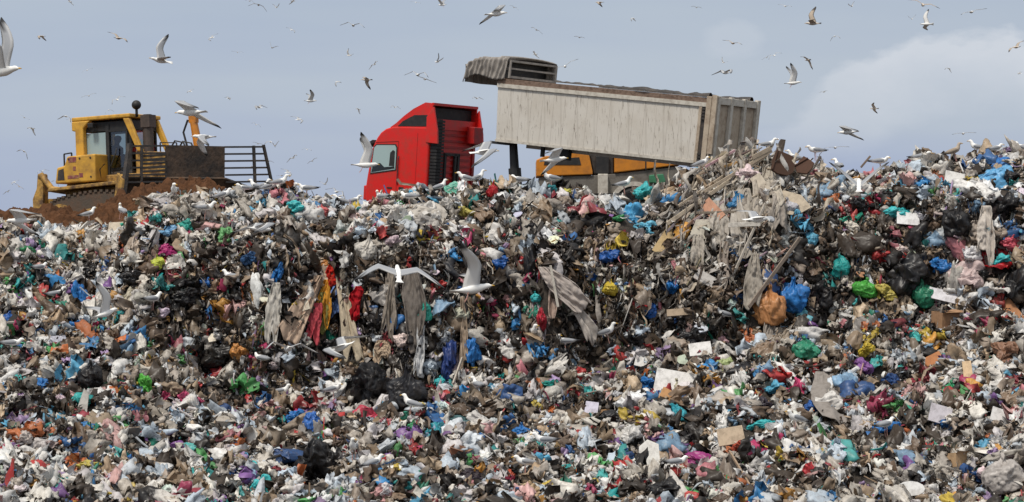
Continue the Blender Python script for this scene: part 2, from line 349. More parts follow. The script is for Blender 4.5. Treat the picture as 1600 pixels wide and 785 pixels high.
def soil(name, cx, cy, rx, ry, z0, h, seed, tilt=0):
    u = np.linspace(-1, 1, 110); a, b = np.meshgrid(u, u, indexing='ij'); rr = np.sqrt(a * a + b * b)
    x = cx + a * rx; y = cy + b * ry
    hh = np.clip(1 - rr ** 2.2, 0, 1) ** .8
    z = z0 + tilt * a + h * hh * (1 + .15 * vn(p3(x * 1.3, y * 1.3), seed)) + (.16 * vn(p3(x * 3.1, y * 3.1), seed + 1) + .16 * np.abs(vn(p3(x * 7, y * 7), seed + 2)) + .10 * vn(p3(x * 15, y * 15), seed + 3)) * np.clip(hh * 4, 0, 1)
    i = np.arange(110 * 110).reshape(110, 110)
    me = mesh_np(name, np.stack([x, y, z], -1).reshape(-1, 3), np.stack([i[:-1, :-1], i[1:, :-1], i[1:, 1:], i[:-1, 1:]], -1).reshape(-1, 4), smooth=False)
    o = link(name, me, M_soil); return tag(o, kind='structure')
soil('soil_bank', -13.0, 61.6, 4.2, 2.4, 5.2, .75, 40)
soil('soil_mound', -8.9, 61.4, 2.6, 1.9, 5.5, 1.22, 50, .12)
soil('soil_ridge', -16.6, 60.2, 3.0, 2.0, 5.2, .68, 60)

# ---------------------------------------------------------------- crumpled prototypes
def ico(sub):
    bm = bmesh.new(); bmesh.ops.create_icosphere(bm, subdivisions=sub, radius=1.0)
    v = np.array([q.co[:] for q in bm.verts]); t = np.array([[q.index for q in f.verts] for f in bm.faces]); bm.free(); return v, t
def lump(sub, seed, amp=.35, rid=.28, sq=(1, .85, .6)):
    v, t = ico(sub); o = seed * 7.3
    r = 1 + amp * vn(v * 1.4 + o, seed)
    r -= rid * np.abs(vn(v * 2.6 + o, seed + 1)) + rid * .5 * np.abs(vn(v * 5.3 + o, seed + 2))
    if sub > 3: r -= rid * .3 * np.abs(vn(v * 11 + o, seed + 3)) + rid * .12 * np.abs(vn(v * 23 + o, seed + 4))
    w_ = v * r[:, None]
    w_ += np.stack([vn(v * 2.1 + o + 9, seed + 5), vn(v * 2.1 + o + 19, seed + 6), vn(v * 2.1 + o + 29, seed + 7)], -1) * .22
    w_ *= np.array(sq); return w_ * .5 / .8, t
def tied_bag(sub, seed):
    v, t = ico(sub); o = seed * 3.7
    ang = np.arctan2(v[:, 1], v[:, 0]); z = v[:, 2]
    s = np.clip((z + .15) / 1.1, 0, 1) ** 1.5
    k = 7 + seed % 4
    r = 1 + .26 * vn(v * 1.5 + o, seed) - .15 * np.abs(vn(v * 2.8 + o, seed + 1)) - .11 * np.abs(vn(v * 6 + o, seed + 2)) - .06 * np.abs(vn(v * 13 + o, seed + 3)) - .03 * np.abs(vn(v * 26 + o, seed + 8))
    r *= 1 - .26 * s * np.abs(np.sin(ang * k / 2 + 2.2 * vn(v * 2 + o, seed + 4)))
    w_ = v * r[:, None] * np.array([1.15, 1, .8]); w_[:, 0] += .22 * vn(v * 1.1 + o + 3, seed + 9); w_[:, 2] += .12 * vn(v * 1.3 + o + 5, seed + 10)
    hz = np.clip((z - .55) / .45, 0, 1); w_[:, :2] *= (1 - .72 * hz)[:, None]
    w_[:, 2] = np.where(z > .9, w_[:, 2] + (z - .9) * 2.6, w_[:, 2])
    w_[:, :2] *= np.where(z > .975, 2.8, 1)[:, None]
    w_[:, 2] = np.where(w_[:, 2] < -.55, -.55 + (w_[:, 2] + .55) * .35, w_[:, 2])
    return w_ * .5, t
def sheetp(n, seed, asp=1., fold=.35, droop=0.):
    u = np.linspace(-.5, .5, n); a, b = np.meshgrid(u * asp, u, indexing='ij')
    p = np.stack([a, b, a * 0], -1).reshape(-1, 3); o = seed * 5.1
    q = p.copy()
    q[:, 2] += fold * vn(p * 2.6 + o, seed) + fold * .5 * np.abs(vn(p * 6 + o, seed + 1)) + fold * .22 * vn(p * 13 + o, seed + 2)
    rr2 = np.clip(1 - (np.abs(p[:, 0]) / asp) ** 4 * 8, .55, 1) * np.clip(1 - np.abs(p[:, 1]) ** 4 * 8, .55, 1); q[:, 0] *= np.where(np.abs(p[:, 1]) > .35, rr2, 1); q[:, 1] *= np.where(np.abs(p[:, 0]) > .35 * asp, rr2, 1)
    q[:, 0] += .13 * vn(p * 4 + o + 4, seed + 3); q[:, 1] += .13 * vn(p * 4 + o + 8, seed + 4)
    q[:, 2] -= droop * (p[:, 0] ** 2 + p[:, 1] ** 2)
    i = np.arange(n * n).reshape(n, n)
    A = np.stack([i[:-1, :-1], i[1:, :-1], i[1:, 1:]], -1).reshape(-1, 3); B = np.stack([i[:-1, :-1], i[1:, 1:], i[:-1, 1:]], -1).reshape(-1, 3)
    return q, np.concatenate([A, B])
def stripp(n, seed, wd=.16):
    u = np.linspace(-.5, .5, n); o = seed * 2.9
    c = np.stack([.18 * vn(p3(u * 3 + o, u * 0), seed), .12 * vn(p3(u * 5 + o, u * 0 + 7), seed + 1), u], -1)
    th = 2.5 * vn(p3(u * 2.5 + o, u * 0 + 3), seed + 2); ww = wd * (.6 + .5 * vn(p3(u * 4 + o, u * 0 + 5), seed + 3))
    dv = np.stack([np.cos(th), np.sin(th), th * 0], -1) * ww[:, None] / 2
    mid = c + np.stack([-np.sin(th), np.cos(th), th * 0], -1) * .05
    v = np.stack([c - dv, mid, c + dv], 1).reshape(-1, 3); T = []
    for i in range(n - 1):
        for k in (0, 1):
            a, b, c2, d2 = i * 3 + k, i * 3 + k + 1, (i + 1) * 3 + k + 1, (i + 1) * 3 + k; T += [(a, b, c2), (a, c2, d2)]
    return v, np.array(T)
def boxp(sx, sy, sz, bend=0):
    m = MB().box((-sx / 2, -sy / 2, -sz / 2), (sx / 2, sy / 2, sz / 2)); v = np.array(m.v); T = []
    for f in m.f: T += [(f[0], f[1], f[2]), (f[0], f[2], f[3])]
    v[:, 2] += bend * v[:, 0] ** 2
    v[::3, :2] *= .93; return v, np.array(T)
def bottlep(seed):
    prof = [(0, -.5), (.16, -.49), (.17, -.1), (.15, .0), (.17, .1), (.15, .25), (.06, .4), (.06, .5), (0, .5)]
    v = []; T = []; n = 9
    for r, z in prof:
        for k in range(n): a = 2 * math.pi * k / n; v.append((r * math.cos(a), r * math.sin(a), z))
    for i in range(len(prof) - 1):
        for k in range(n): a, b, c, d2 = i * n + k, i * n + (k + 1) % n, (i + 1) * n + (k + 1) % n, (i + 1) * n + k; T += [(a, b, c), (a, c, d2)]
    v = np.array(v); v[:, 0] += .08 * vn(v * 4 + seed, seed); return v, np.array(T)

def rots(n, nor, tilt, hang=None):
    """rotation matrices whose +Z follows the surface normal loosened by tilt; spin at random"""
    z = nor + rng.normal(0, 1, (n, 3)) * np.asarray(tilt)[:, None] if np.ndim(tilt) else nor + rng.normal(0, 1, (n, 3)) * tilt
    z /= np.linalg.norm(z, axis=1, keepdims=True)
    r = rng.normal(0, 1, (n, 3)); x = np.cross(r, z); x /= np.linalg.norm(x, axis=1, keepdims=True); y = np.cross(z, x)
    return np.stack([x, y, z], -1)
def rots_axis(d):
    d = d / np.linalg.norm(d, axis=1, keepdims=True); r = rng.normal(0, 1, d.shape); x = np.cross(r, d); x /= np.linalg.norm(x, axis=1, keepdims=True); y = np.cross(d, x)
    return np.stack([x, y, d], -1)
def scatter_pts(n, y0=42.5, y1=60.5):
    P = []; 
    while sum(len(q) for q in P) < n:
        y = rng.uniform(y0, y1, n); x = rng.uniform(-1, 1, n) * (y * .2222 + 2.6)
        nn, ar = normals(x, y)
        k = rng.uniform(0, 5.0, n) < ar * np.where(y > 58.5, .5, 1.0)
        if EXCL:
            if 'm' not in _G:
                mm_ = np.ones((1900, 900), bool); ix, iy = np.meshgrid(np.arange(1900) - 150., np.arange(900) - 50., indexing='ij')
                for (a, b, w_, h_) in EXCL:
                    sl_ = (slice(max(0, int(a + 150 - w_ - 5)), int(a + 150 + w_ + 5)), slice(max(0, int(b + 50 - h_ - 5)), int(b + 50 + h_ + 5)))
                    mm_[sl_] &= ((ix[sl_] - a) / (w_ * .5 + 2)) ** 2 + ((iy[sl_] - b) / (h_ * .5 + 3)) ** 2 > 1
                _G['m'] = mm_
            zz = H(x, y); qx = np.clip(950 + x / y * F, 0, 1899).astype(int); qy = np.clip(442.5 - (zz - CZ) / y * F, 0, 899).astype(int); free = _G['m'][qx, qy]
            k &= free | (rng.uniform(0, 1, n) < .06)
        P.append(np.stack([x[k], y[k]], -1))
    P = np.concatenate(P)[:n]; x, y = P[:, 0], P[:, 1]; nn, ar = normals(x, y)
    return np.stack([x, y, H(x, y)], -1), nn
# ---- colours (albedo)
WHITES = [(.80, .76, .70), (.70, .66, .60), (.82, .80, .77), (.60, .55, .48), (.50, .45, .39), (.84, .82, .79), (.42, .37, .32), (.66, .62, .62), (.76, .72, .65), (.52, .60, .68), (.62, .66, .70)]
TANS = [(.40, .29, .19), (.30, .22, .15), (.24, .19, .14), (.50, .38, .26), (.17, .12, .085), (.36, .29, .23), (.13, .085, .055)]
DARKS = [(.012, .012, .014), (.02, .018, .017), (.035, .027, .021), (.055, .04, .03), (.010, .011, .016), (.08, .06, .045)]
BRIGHT = [(.03, .16, .42), (.04, .25, .55), (.10, .40, .62), (.02, .10, .30), (.02, .32, .32), (.06, .46, .44), (.02, .30, .20), (.10, .38, .12),
          (.42, .02, .03), (.55, .05, .05), (.50, .04, .14), (.62, .22, .26), (.66, .40, .38), (.60, .30, .06), (.62, .45, .06), (.55, .16, .05), (.22, .10, .32), (.40, .28, .48), (.28, .03, .05), (.25, .42, .60)]
def palette(P, kind):
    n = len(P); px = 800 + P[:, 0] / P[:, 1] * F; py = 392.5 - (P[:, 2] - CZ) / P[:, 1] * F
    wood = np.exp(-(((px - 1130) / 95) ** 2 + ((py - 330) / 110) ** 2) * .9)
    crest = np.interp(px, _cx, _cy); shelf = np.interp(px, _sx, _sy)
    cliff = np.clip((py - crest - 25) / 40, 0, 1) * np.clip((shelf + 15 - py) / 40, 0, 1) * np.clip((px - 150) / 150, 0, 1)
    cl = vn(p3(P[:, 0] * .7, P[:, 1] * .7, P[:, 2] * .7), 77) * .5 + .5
    pit_shade = np.clip(pit(P[:, 0], P[:, 1]) * 1.0, 0, 1)  # shade of the hollows painted in: dark pieces favoured over pale ones
    wW = .44 - .11 * cliff + .22 * (cl - .5) - .22 * pit_shade; wT = .15 + .03 * cliff + .25 * wood; wD = .19 + .11 * cliff - .05 * wood + .5 * pit_shade; wB = (.215 - .04 * cliff) * (.80 if kind == 'small' else 1) * (1 - .8 * wood)
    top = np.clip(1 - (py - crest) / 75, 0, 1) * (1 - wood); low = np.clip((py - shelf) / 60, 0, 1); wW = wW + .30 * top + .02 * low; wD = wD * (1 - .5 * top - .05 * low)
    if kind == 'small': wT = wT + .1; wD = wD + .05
    if kind == 'strip': wT = wT + .15; wB = wB * .6
    s = wW + wT + wD + wB; u = rng.uniform(0, 1, n) * s
    cat = (u > wW).astype(int) + (u > wW + wT) + (u > wW + wT + wD)
    out = np.zeros((n, 3))
    for c, pal in enumerate((WHITES, TANS, DARKS, BRIGHT)):
        k = cat == c; q = np.array(pal)[rng.integers(0, len(pal), k.sum())]; out[k] = q
    ci = np.floor(np.stack([P[:, 0] / .34 + .35 * vn(P * 2.1, 91), P[:, 1] / .34 + .35 * vn(P * 2.1, 92), P[:, 2] / .34], -1)).astype(np.int64)
    h1, h2, h3 = (_h(ci[:, 0], ci[:, 1], ci[:, 2], q) for q in (201, 202, 203)); own = (rng.uniform(0, 1, n) < .62) & (kind != 'strip')
    c4 = (h1 * s > wW).astype(int) + (h1 * s > wW + wT) + (h1 * s > wW + wT + wD); cat = np.where(own, c4, cat)
    for c, pal in enumerate((WHITES, TANS, DARKS, BRIGHT)):
        k = own & (c4 == c); out[k] = np.array(pal)[np.minimum((h2[k] * len(pal)).astype(int), len(pal) - 1)] * (.8 + .4 * h3[k])[:, None]
    dull = rng.uniform(.0, .32, n)[:, None] * np.where(cat == 3, .8, .40)[:, None]
    out = out * (1 - dull) + np.array([.15, .115, .085]) * dull
    out *= rng.uniform(.72, 1.12, (n, 1)); return np.clip(out * np.where(cat == 2, .8, 1.0)[:, None], .008, .85)
class Bulk:
    def __init__(s): s.V = []; s.T = []; s.C = []; s.S = []; s.n = 0
    def add(s, protos, P, Rm, sc, C, smooth=False):
        pick = rng.integers(0, len(protos), len(P))
        for k, (v, t) in enumerate(protos):
            q = np.nonzero(pick == k)[0]
            if len(q) == 0: continue
            s3 = sc[q][:, None, :] if sc.ndim == 2 else sc[q][:, None, None]
            w_ = np.einsum('nij,nkj->nki', Rm[q], v[None] * s3) + P[q][:, None, :]
            s.V.append(w_.reshape(-1, 3).astype(np.float32)); s.C.append(np.repeat(C[q], len(v), 0).astype(np.float32))
            s.S.append(np.full(len(q) * len(t), smooth, dtype=bool))
            s.T.append((t[None] + (np.arange(len(q)) * len(v))[:, None, None] + s.n).reshape(-1, 3)); s.n += len(q) * len(v)
    def build(s, name, m):
        me = mesh_np(name, np.concatenate(s.V), np.concatenate(s.T), np.concatenate(s.C)); me.polygons.foreach_set('use_smooth', np.concatenate(s.S)); me.update(); o = link(name, me, m); return o
EXCL = []
# ---------------------------------------------------------------- individual refuse
tied = [mesh_np('tied_bag', *tied_bag(5, 500 + i), smooth=True) for i in range(7)]
loose = [mesh_np('loose_bag', *lump(5, 600 + i, .42, .34, q), smooth=True) for i, q in enumerate([(1.1, .8, .6), (1.3, .6, .5), (1, 1, .5), (1.5, .6, .42), (1, .8, .75), (1.2, .7, .6)])]
sheets = [mesh_np('plastic_sheet', *sheetp(26, 700 + i, 1 + .35 * (i % 3), .26 + .05 * (i % 3), .5), smooth=True) for i in range(6)]
for me in tied + loose + sheets: me.materials.append(M_film)
def put(name, me, px, py, wpx, hpx, col, label, cat, group=None, up=.22, rot=None, mat_=None, depth=None, thick=None):
    v = surf(px, py + hpx * .28); s = v.y / F; W, Hh = wpx * s, hpx * s
    if not group: EXCL.append((px, py + hpx * .12, wpx, hpx))
    nn, _ = normals(np.array([v.x]), np.array([v.y])); nn = Vector(nn[0])
    bb = np.array([q.co[:] for q in me.vertices]) if me.name not in _bb else None
    if bb is not None: _bb[me.name] = bb.max(0) - bb.min(0)
    d = _bb[me.name]
    sx, sz = W / d[0], Hh / d[2]; sy = (depth * s / d[1]) if depth else (sx + sz) / 2 * (d[0] / d[1]) * .5 + sx * .3
    o = link(name, me, None); o.scale = (sx, sy, sz)
    o.location = v + nn * (Hh * .12 + .03) + Vector((0, -.04, Hh * .16))
    o.rotation_euler = rot or (random.uniform(-.25, .25), random.uniform(-.3, .3), random.uniform(-.5, .5))
    o.color = (*col, 1); tag(o, label, cat, group); return o
_bb = {}
BL, BL2, SKY_, TEAL, TURQ, GRN, DGRN, BK, RED, PNK, MAG, YEL, ORG, PUR, WHT, GRY = (.015, .10, .36), (.02, .17, .48), (.10, .42, .72), (.02, .33, .31), (.05, .48, .50), (.08, .40, .06), (.02, .20, .11), (.012, .012, .014), (.45, .012, .018), (.66, .10, .14), (.42, .02, .16), (.62, .46, .05), (.50, .20, .05), (.26, .11, .34), (.70, .68, .65), (.36, .33, .30)
BAGS = [
 (1237, 463, 46, 54, BL2, 't', 'large royal blue knotted bag resting beside the orange-brown bag'), (1197, 482, 46, 62, (.50, .23, .09), 't', 'orange-brown knotted bag hanging against the large royal blue bag'),
 (1283, 458, 44, 46, BK, 'l', 'black bag pressed against the right side of the large royal blue bag'), (1418, 425, 66, 60, BK, 'l', 'large black bin bag above the ribbed dark green bag'),
 (1440, 462, 34, 42, DGRN, 't', 'ribbed dark green bag tucked below the large black bin bag'), (1350, 453, 40, 28, GRN, 't', 'bright leaf-green bag on the right slope near the blue bag'),
 (1318, 420, 28, 34, TEAL, 't', 'teal bag lodged in the dark hollow above the leaf-green bag'), (1500, 352, 52, 50, BK, 't', 'shiny black bag just left of the pink-red bag near the right edge'),
 (1578, 378, 38, 26, PNK, 'l', 'pink-red frilly bag close to the right edge above the red cloth'), (1402, 333, 44, 20, TURQ, 'l', 'long turquoise-green bag high on the right part of the heap'),
 (1265, 375, 24, 24, (.10, .36, .52), 't', 'small pale blue bag right of the beige round board'), (1005, 303, 28, 28, TURQ, 'l', 'turquoise bag on the crest below the tipper body'),
 (783, 413, 28, 28, BL, 't', 'round deep blue bag just above the white flying gull'), (657, 495, 32, 32, (.04, .45, .34), 't', 'mint-teal pointed bag to the right of the grey hanging rags'),
 (434, 425, 16, 34, BL2, 'l', 'narrow blue bag wedged above the long pale hanging rag'), (123, 462, 24, 48, BL2, 'l', 'upright royal blue bag on the left slope'),
 (115, 512, 32, 20, BL2, 'l', 'flattened blue bag below the upright royal blue bag'), (15, 503, 28, 24, BL, 't', 'dark blue bag at the left edge of the heap'),
 (255, 393, 38, 22, MAG, 'l', 'magenta bag above the yellow-green bag'), (247, 413, 20, 22, (.50, .55, .06), 't', 'small yellow-green bag under the magenta bag'),
 (458, 328, 32, 20, TURQ, 'l', 'bright turquoise bag on the crest between bulldozer and red cab'), (502, 333, 20, 18, (.60, .13, .13), 't', 'small coral red bag on the crest left of the red cab'),
 (770, 300, 16, 24, RED, 't', 'small crimson bag on the crest right of the red cab'), (148, 592, 36, 46, BK, 't', 'black bag standing upright on the left lower slope'),
 (228, 603, 22, 34, (.12, .50, .08), 'l', 'light green bag draped on the left lower slope'), (277, 703, 44, 26, PUR, 'l', 'lilac purple bag low on the left'),
 (412, 762, 38, 38, TURQ, 'l', 'turquoise bag at the lower edge near the grey hanging sheet'), (395, 735, 26, 22, TURQ, 'l', 'smaller turquoise bag just above the turquoise bag at the lower edge'),
 (460, 655, 34, 30, BL2, 'l', 'blue bag left of its neighbour with the green strip'), (488, 662, 30, 32, (.03, .14, .46), 'l', 'crumpled blue bag touching the light green strip'),
 (490, 728, 66, 74, BK, 'l', 'very large black bin bag low in the middle-left of the heap'), (575, 603, 56, 62, BK, 'l', 'left one of two black bin bags in the dark hollow'),
 (630, 612, 60, 66, (.018, .018, .022), 't', 'right one of two black bin bags in the dark hollow'), (690, 600, 20, 22, TURQ, 't', 'small turquoise bag right of the two black bin bags'),
 (735, 547, 30, 42, BL2, 'l', 'blue bag at the foot of the cliff below the white flying gull'), (1060, 653, 26, 44, (.04, .36, .44), 'l', 'petrol turquoise bag hanging below the large white board'),
 (1102, 726, 62, 26, (.32, .03, .18), 'l', 'long magenta rolled bag low right of centre'), (1183, 667, 44, 16, TURQ, 'l', 'flat turquoise bag right of the large white board'),
 (815, 676, 28, 22, BL2, 't', 'blue bag in the lower middle of the heap'), (860, 602, 30, 14, (.02, .36, .30), 'l', 'flat sea-green bag in the lower middle of the heap'),
 (1010, 602, 24, 24, BL2, 'l', 'blue bag left of the large white board'), (1080, 527, 54, 38, BK, 'l', 'black crumpled bag above the small white board'),
 (1260, 547, 44, 34, (.03, .26, .15), 't', 'forest green round bag below the large royal blue bag'), (1285, 512, 28, 26, (.04, .33, .20), 't', 'green bag directly above the forest green round bag'),
 (1350, 549, 26, 20, YEL, 'l', 'mustard yellow bag above the violet bag'), (1345, 574, 32, 26, PUR, 'l', 'violet bag under the mustard yellow bag'),
 (1570, 746, 66, 62, (.46, .42, .39), 't', 'huge grey-white bag in the lower right corner'), (1385, 669, 40, 22, BL2, 'l', 'blue bag on the lower right slope'),
 (1485, 612, 30, 26, (.04, .36, .16), 't', 'emerald bag right of the pale wood block'), (956, 450, 24, 24, YEL, 't', 'small yellow bag on the middle of the cliff'),
 (955, 402, 34, 22, BL, 'l', 'dark blue twisted bag above the small yellow bag'), (925, 432, 24, 18, BL, 'l', 'dark blue bag left above the small yellow bag'),
 (924, 368, 18, 18, (.55, .06, .25), 't', 'small pink bag on the cliff below the orange machine'), (1010, 488, 24, 26, BL, 'l', 'deep blue bag at the right foot of the cliff'),
 (1055, 448, 20, 26, BL2, 'l', 'blue scrunched bag under the grey boards of the tipped load'), (25, 543, 38, 16, (.04, .33, .16), 'l', 'green bag on the left edge slope'),
 (735, 747, 42, 24, (.03, .02, .03), 'l', 'plum-black bag near the lower edge left of centre'), (1045, 768, 58, 36, BK, 'l', 'long black bag at the lower edge under the second white board'),
 (968, 655, 54, 26, BK, 'l', 'flat black bag above the pale split bag'), (985, 680, 34, 32, WHT, 'l', 'pale split bag in the lower middle'),
 (840, 470, 16, 16, TURQ, 't', 'small turquoise bag right of the white flying gull'), (575, 388, 34, 36, (.60, .56, .50), 't', 'round off-white bag in the cliff above the coloured cloth bundle'),
 (1155, 700, 22, 20, (.5, .08, .04), 'l', 'vermilion bag on the lower right slope'), (695, 325, 26, 26, (.55, .52, .48), 'l', 'off-white puffed bag under the rear of the red cab'),
 (378, 585, 0, 0, BK, 'x', ''), (290, 462, 46, 30, BK, 'l', 'black torn bag on the left part of the cliff'), (350, 553, 60, 34, (.02, .019, .018), 'l', 'wide black bag in the shaded hollow left of the coloured bundle'),
 (520, 545, 60, 34, BK, 'l', 'black bag behind the two low flying gulls'), (208, 432, 40, 24, BK, 'l', 'dark bag left of the yellow-green bag'), (393, 405, 28, 22, (.03, .10, .24), 'l', 'navy blue bag on the upper left of the cliff'),
 (352, 370, 26, 26, (.16, .42, .16), 'l', 'pale green bag below the bulldozer blade'), (1568, 320, 40, 36, BK, 'l', 'black bag near the right edge above the pink-red bag'), (1585, 450, 34, 60, BK, 'l', 'tall black bag at the right edge'),
 (1210, 610, 30, 22, (.10, .40, .58), 'l', 'sky blue bag left of the grey hanging sheet on the right slope'), (1270, 640, 24, 18, BL, 'l', 'navy bag left of the foot of the grey hanging sheet'), (1385, 600, 36, 30, (.02, .07, .22), 'l', 'dark blue crumpled bag in the hollow of the right slope'),
 (1193, 635, 34, 24, (.03, .022, .035), 'l', 'aubergine-black bag left of the sky blue bag'), (720, 665, 40, 22, (.05, .12, .13), 'l', 'grey-green bag in the lower middle above the brown carton'),
 (850, 500, 16, 34, (.45, .02, .04), 'l', 'dark red narrow bag on the cliff foot'), (812, 510, 18, 22, (.04, .22, .5), 'l', 'small blue bag left of the dark red narrow bag'), (700, 560, 24, 60, (.02, .05, .20), 'l', 'dark blue limp bag hanging at the cliff foot'),
 (560, 300, 0, 0, BK, 'x', ''), (1560, 412, 34, 18, TURQ, 'l', 'turquoise bag under the red cloth at the right edge'), (1470, 415, 34, 26, BL2, 'l', 'blue bag on the right slope left of the turquoise one'),
 (880, 318, 26, 24, (.30, .24, .19), 't', 'round tan bag on the crest below the orange machine'), (895, 290, 0, 0, BK, 'x', ''), (860, 300, 22, 20, (.03, .30, .34), 'l', 'teal bag on the crest below the orange machine'), (884, 303, 18, 12, (.60, .55, .10), 'l', 'small lemon bag beside the teal bag on the crest'),
 (780, 640, 0, 0, BK, 'x', ''), (785, 592, 26, 16, TEAL, 'l', 'teal bag lying at the foot of the cliff right of the gull on foot'), (800, 745, 36, 20, (.55, .10, .05), 'l', 'orange-red bag near the lower edge in the middle'),
]
nb = 0
for (a, b, w_, h_, c, k, lab) in BAGS:
    if not w_: continue
    me = random.choice(tied if k == 't' else loose)
    rot = (random.uniform(-.2, .2), random.uniform(-.2, .2), random.uniform(0, 6.28)) if k == 't' else (random.uniform(-.3, .1), random.uniform(-.25, .25), random.choice((0, math.pi)) + random.uniform(-.3, .3))
    put('plastic_bag', me, a, b, w_ * 1.15, h_ * 1.15, c, lab, 'bag', rot=rot); nb += 1
# the many look-alike bags
NAMES = [('white', (.74, .72, .69)), ('light grey', (.55, .53, .50)), ('beige', (.50, .43, .35)), ('black', BK), ('blue', (.03, .18, .46)), ('teal', (.03, .34, .33)), ('pale pink', (.62, .40, .40)), ('red', (.42, .03, .03)), ('green', (.05, .32, .14)), ('yellow', (.58, .44, .10)), ('sky blue', (.16, .44, .62)), ('orange', (.58, .24, .07))]
wts = [26, 24, 12, 12, 9, 6, 5, 3, 4, 3, 4, 2]
taken = [(q[0], q[1]) for q in BAGS]
def free_spot(mind=24):
    while True:
        px = random.uniform(-10, 1610); c = np.interp(px, _cx, _cy); py = random.uniform(c + 6, 790)
        if all((px - a) ** 2 + (py - b) ** 2 > mind ** 2 for a, b in taken): taken.append((px, py)); return px, py
for i in range(290 - nb):
    px, py = free_spot(26)
    nm, c = random.choices(NAMES, wts)[0]; s = random.uniform(17, 36); c = tuple(q * random.uniform(.85, 1.1) for q in c)
    t = random.random() < .35
    put('plastic_bag', random.choice(tied if t else loose), px, py, s * random.uniform(.9, 1.3), s * random.uniform(.6, .95), c, f'small crumpled {nm} plastic bag, one of many scattered over the heap', 'bag', f'small {nm} bags scattered over the heap', rot=(random.uniform(-.3, .3), random.uniform(-.5, .5), random.uniform(0, 6.3)))
# sheets
for (a, b, w_, h_, c, lab) in [
 (987, 335, 46, 46, SKY_, 'bright sky-blue crumpled sheet below the wheel of the orange machine'), (1568, 281, 74, 30, (.14, .42, .72), 'light blue sheet spread on the crest by the right edge'),
 (715, 295, 36, 14, (.16, .48, .36), 'mint green sheet on the crest behind the red cab'), (1560, 396, 56, 26, RED, 'red cloth under the pink-red bag'),
 (1235, 580, 0, 0, WHT, ''), (290, 345, 0, 0, WHT, ''), (1130, 572, 44, 22, (.42, .50, .22), 'pale lime-green film right of the small white board'), (1060, 430, 0, 0, WHT, ''),
 (210, 465, 30, 30, (.55, .52, .49), 'pale torn sheet on the left slope right of the upright blue bag'), (495, 672, 40, 16, (.14, .42, .08), 'light green strip of film under the crumpled blue bag'),
 (505, 424, 74, 26, (.56, .42, .31), 'beige cloth gathered at the top of the coloured bundle'), (60, 700, 50, 26, (.52, .48, .46), 'wide grey film low on the left edge'), (760, 672, 44, 26, (.60, .36, .36), 'pink cloth in the lower middle'), (572, 655, 54, 20, (.50, .04, .08), 'crimson cloth left of the walking gull'),
 (920, 470, 0, 0, WHT, ''), (1190, 600, 40, 20, (.40, .36, .31), 'dull grey film on the shelf of the right slope'), (1520, 420, 60, 40, (.62, .48, .46), 'pale pink torn film on the right slope below the black bags'),
 (600, 770, 44, 24, (.60, .33, .33), 'pink film at the lower edge'), (820, 765, 44, 24, (.50, .36, .22), 'tan wrapping at the lower edge')]:
    if w_: put('plastic_sheet', random.choice(sheets), a, b, w_ * 1.15, h_ * 1.2, c, lab, 'sheet', rot=(R(55), random.uniform(-.2, .2), random.uniform(-.3, .3)))
for i in range(150):
    px, py = free_spot(17); s = random.choice([random.uniform(20, 40), random.uniform(36, 66)]); k = random.random()
    nm, c = ('off-white', (.68, .65, .61)) if k < .5 else ('grey', (.40, .37, .34)) if k < .8 else ('brown', (.26, .18, .12))
    put('plastic_sheet', random.choice(sheets), px, py, s, s * .7, c, f'{nm} torn sheet of film, one of many crumpled into the heap', 'sheet', f'{nm} torn sheets in the heap', rot=(R(random.uniform(20, 75)), random.uniform(-.5, .5), random.uniform(-.8, .8)))

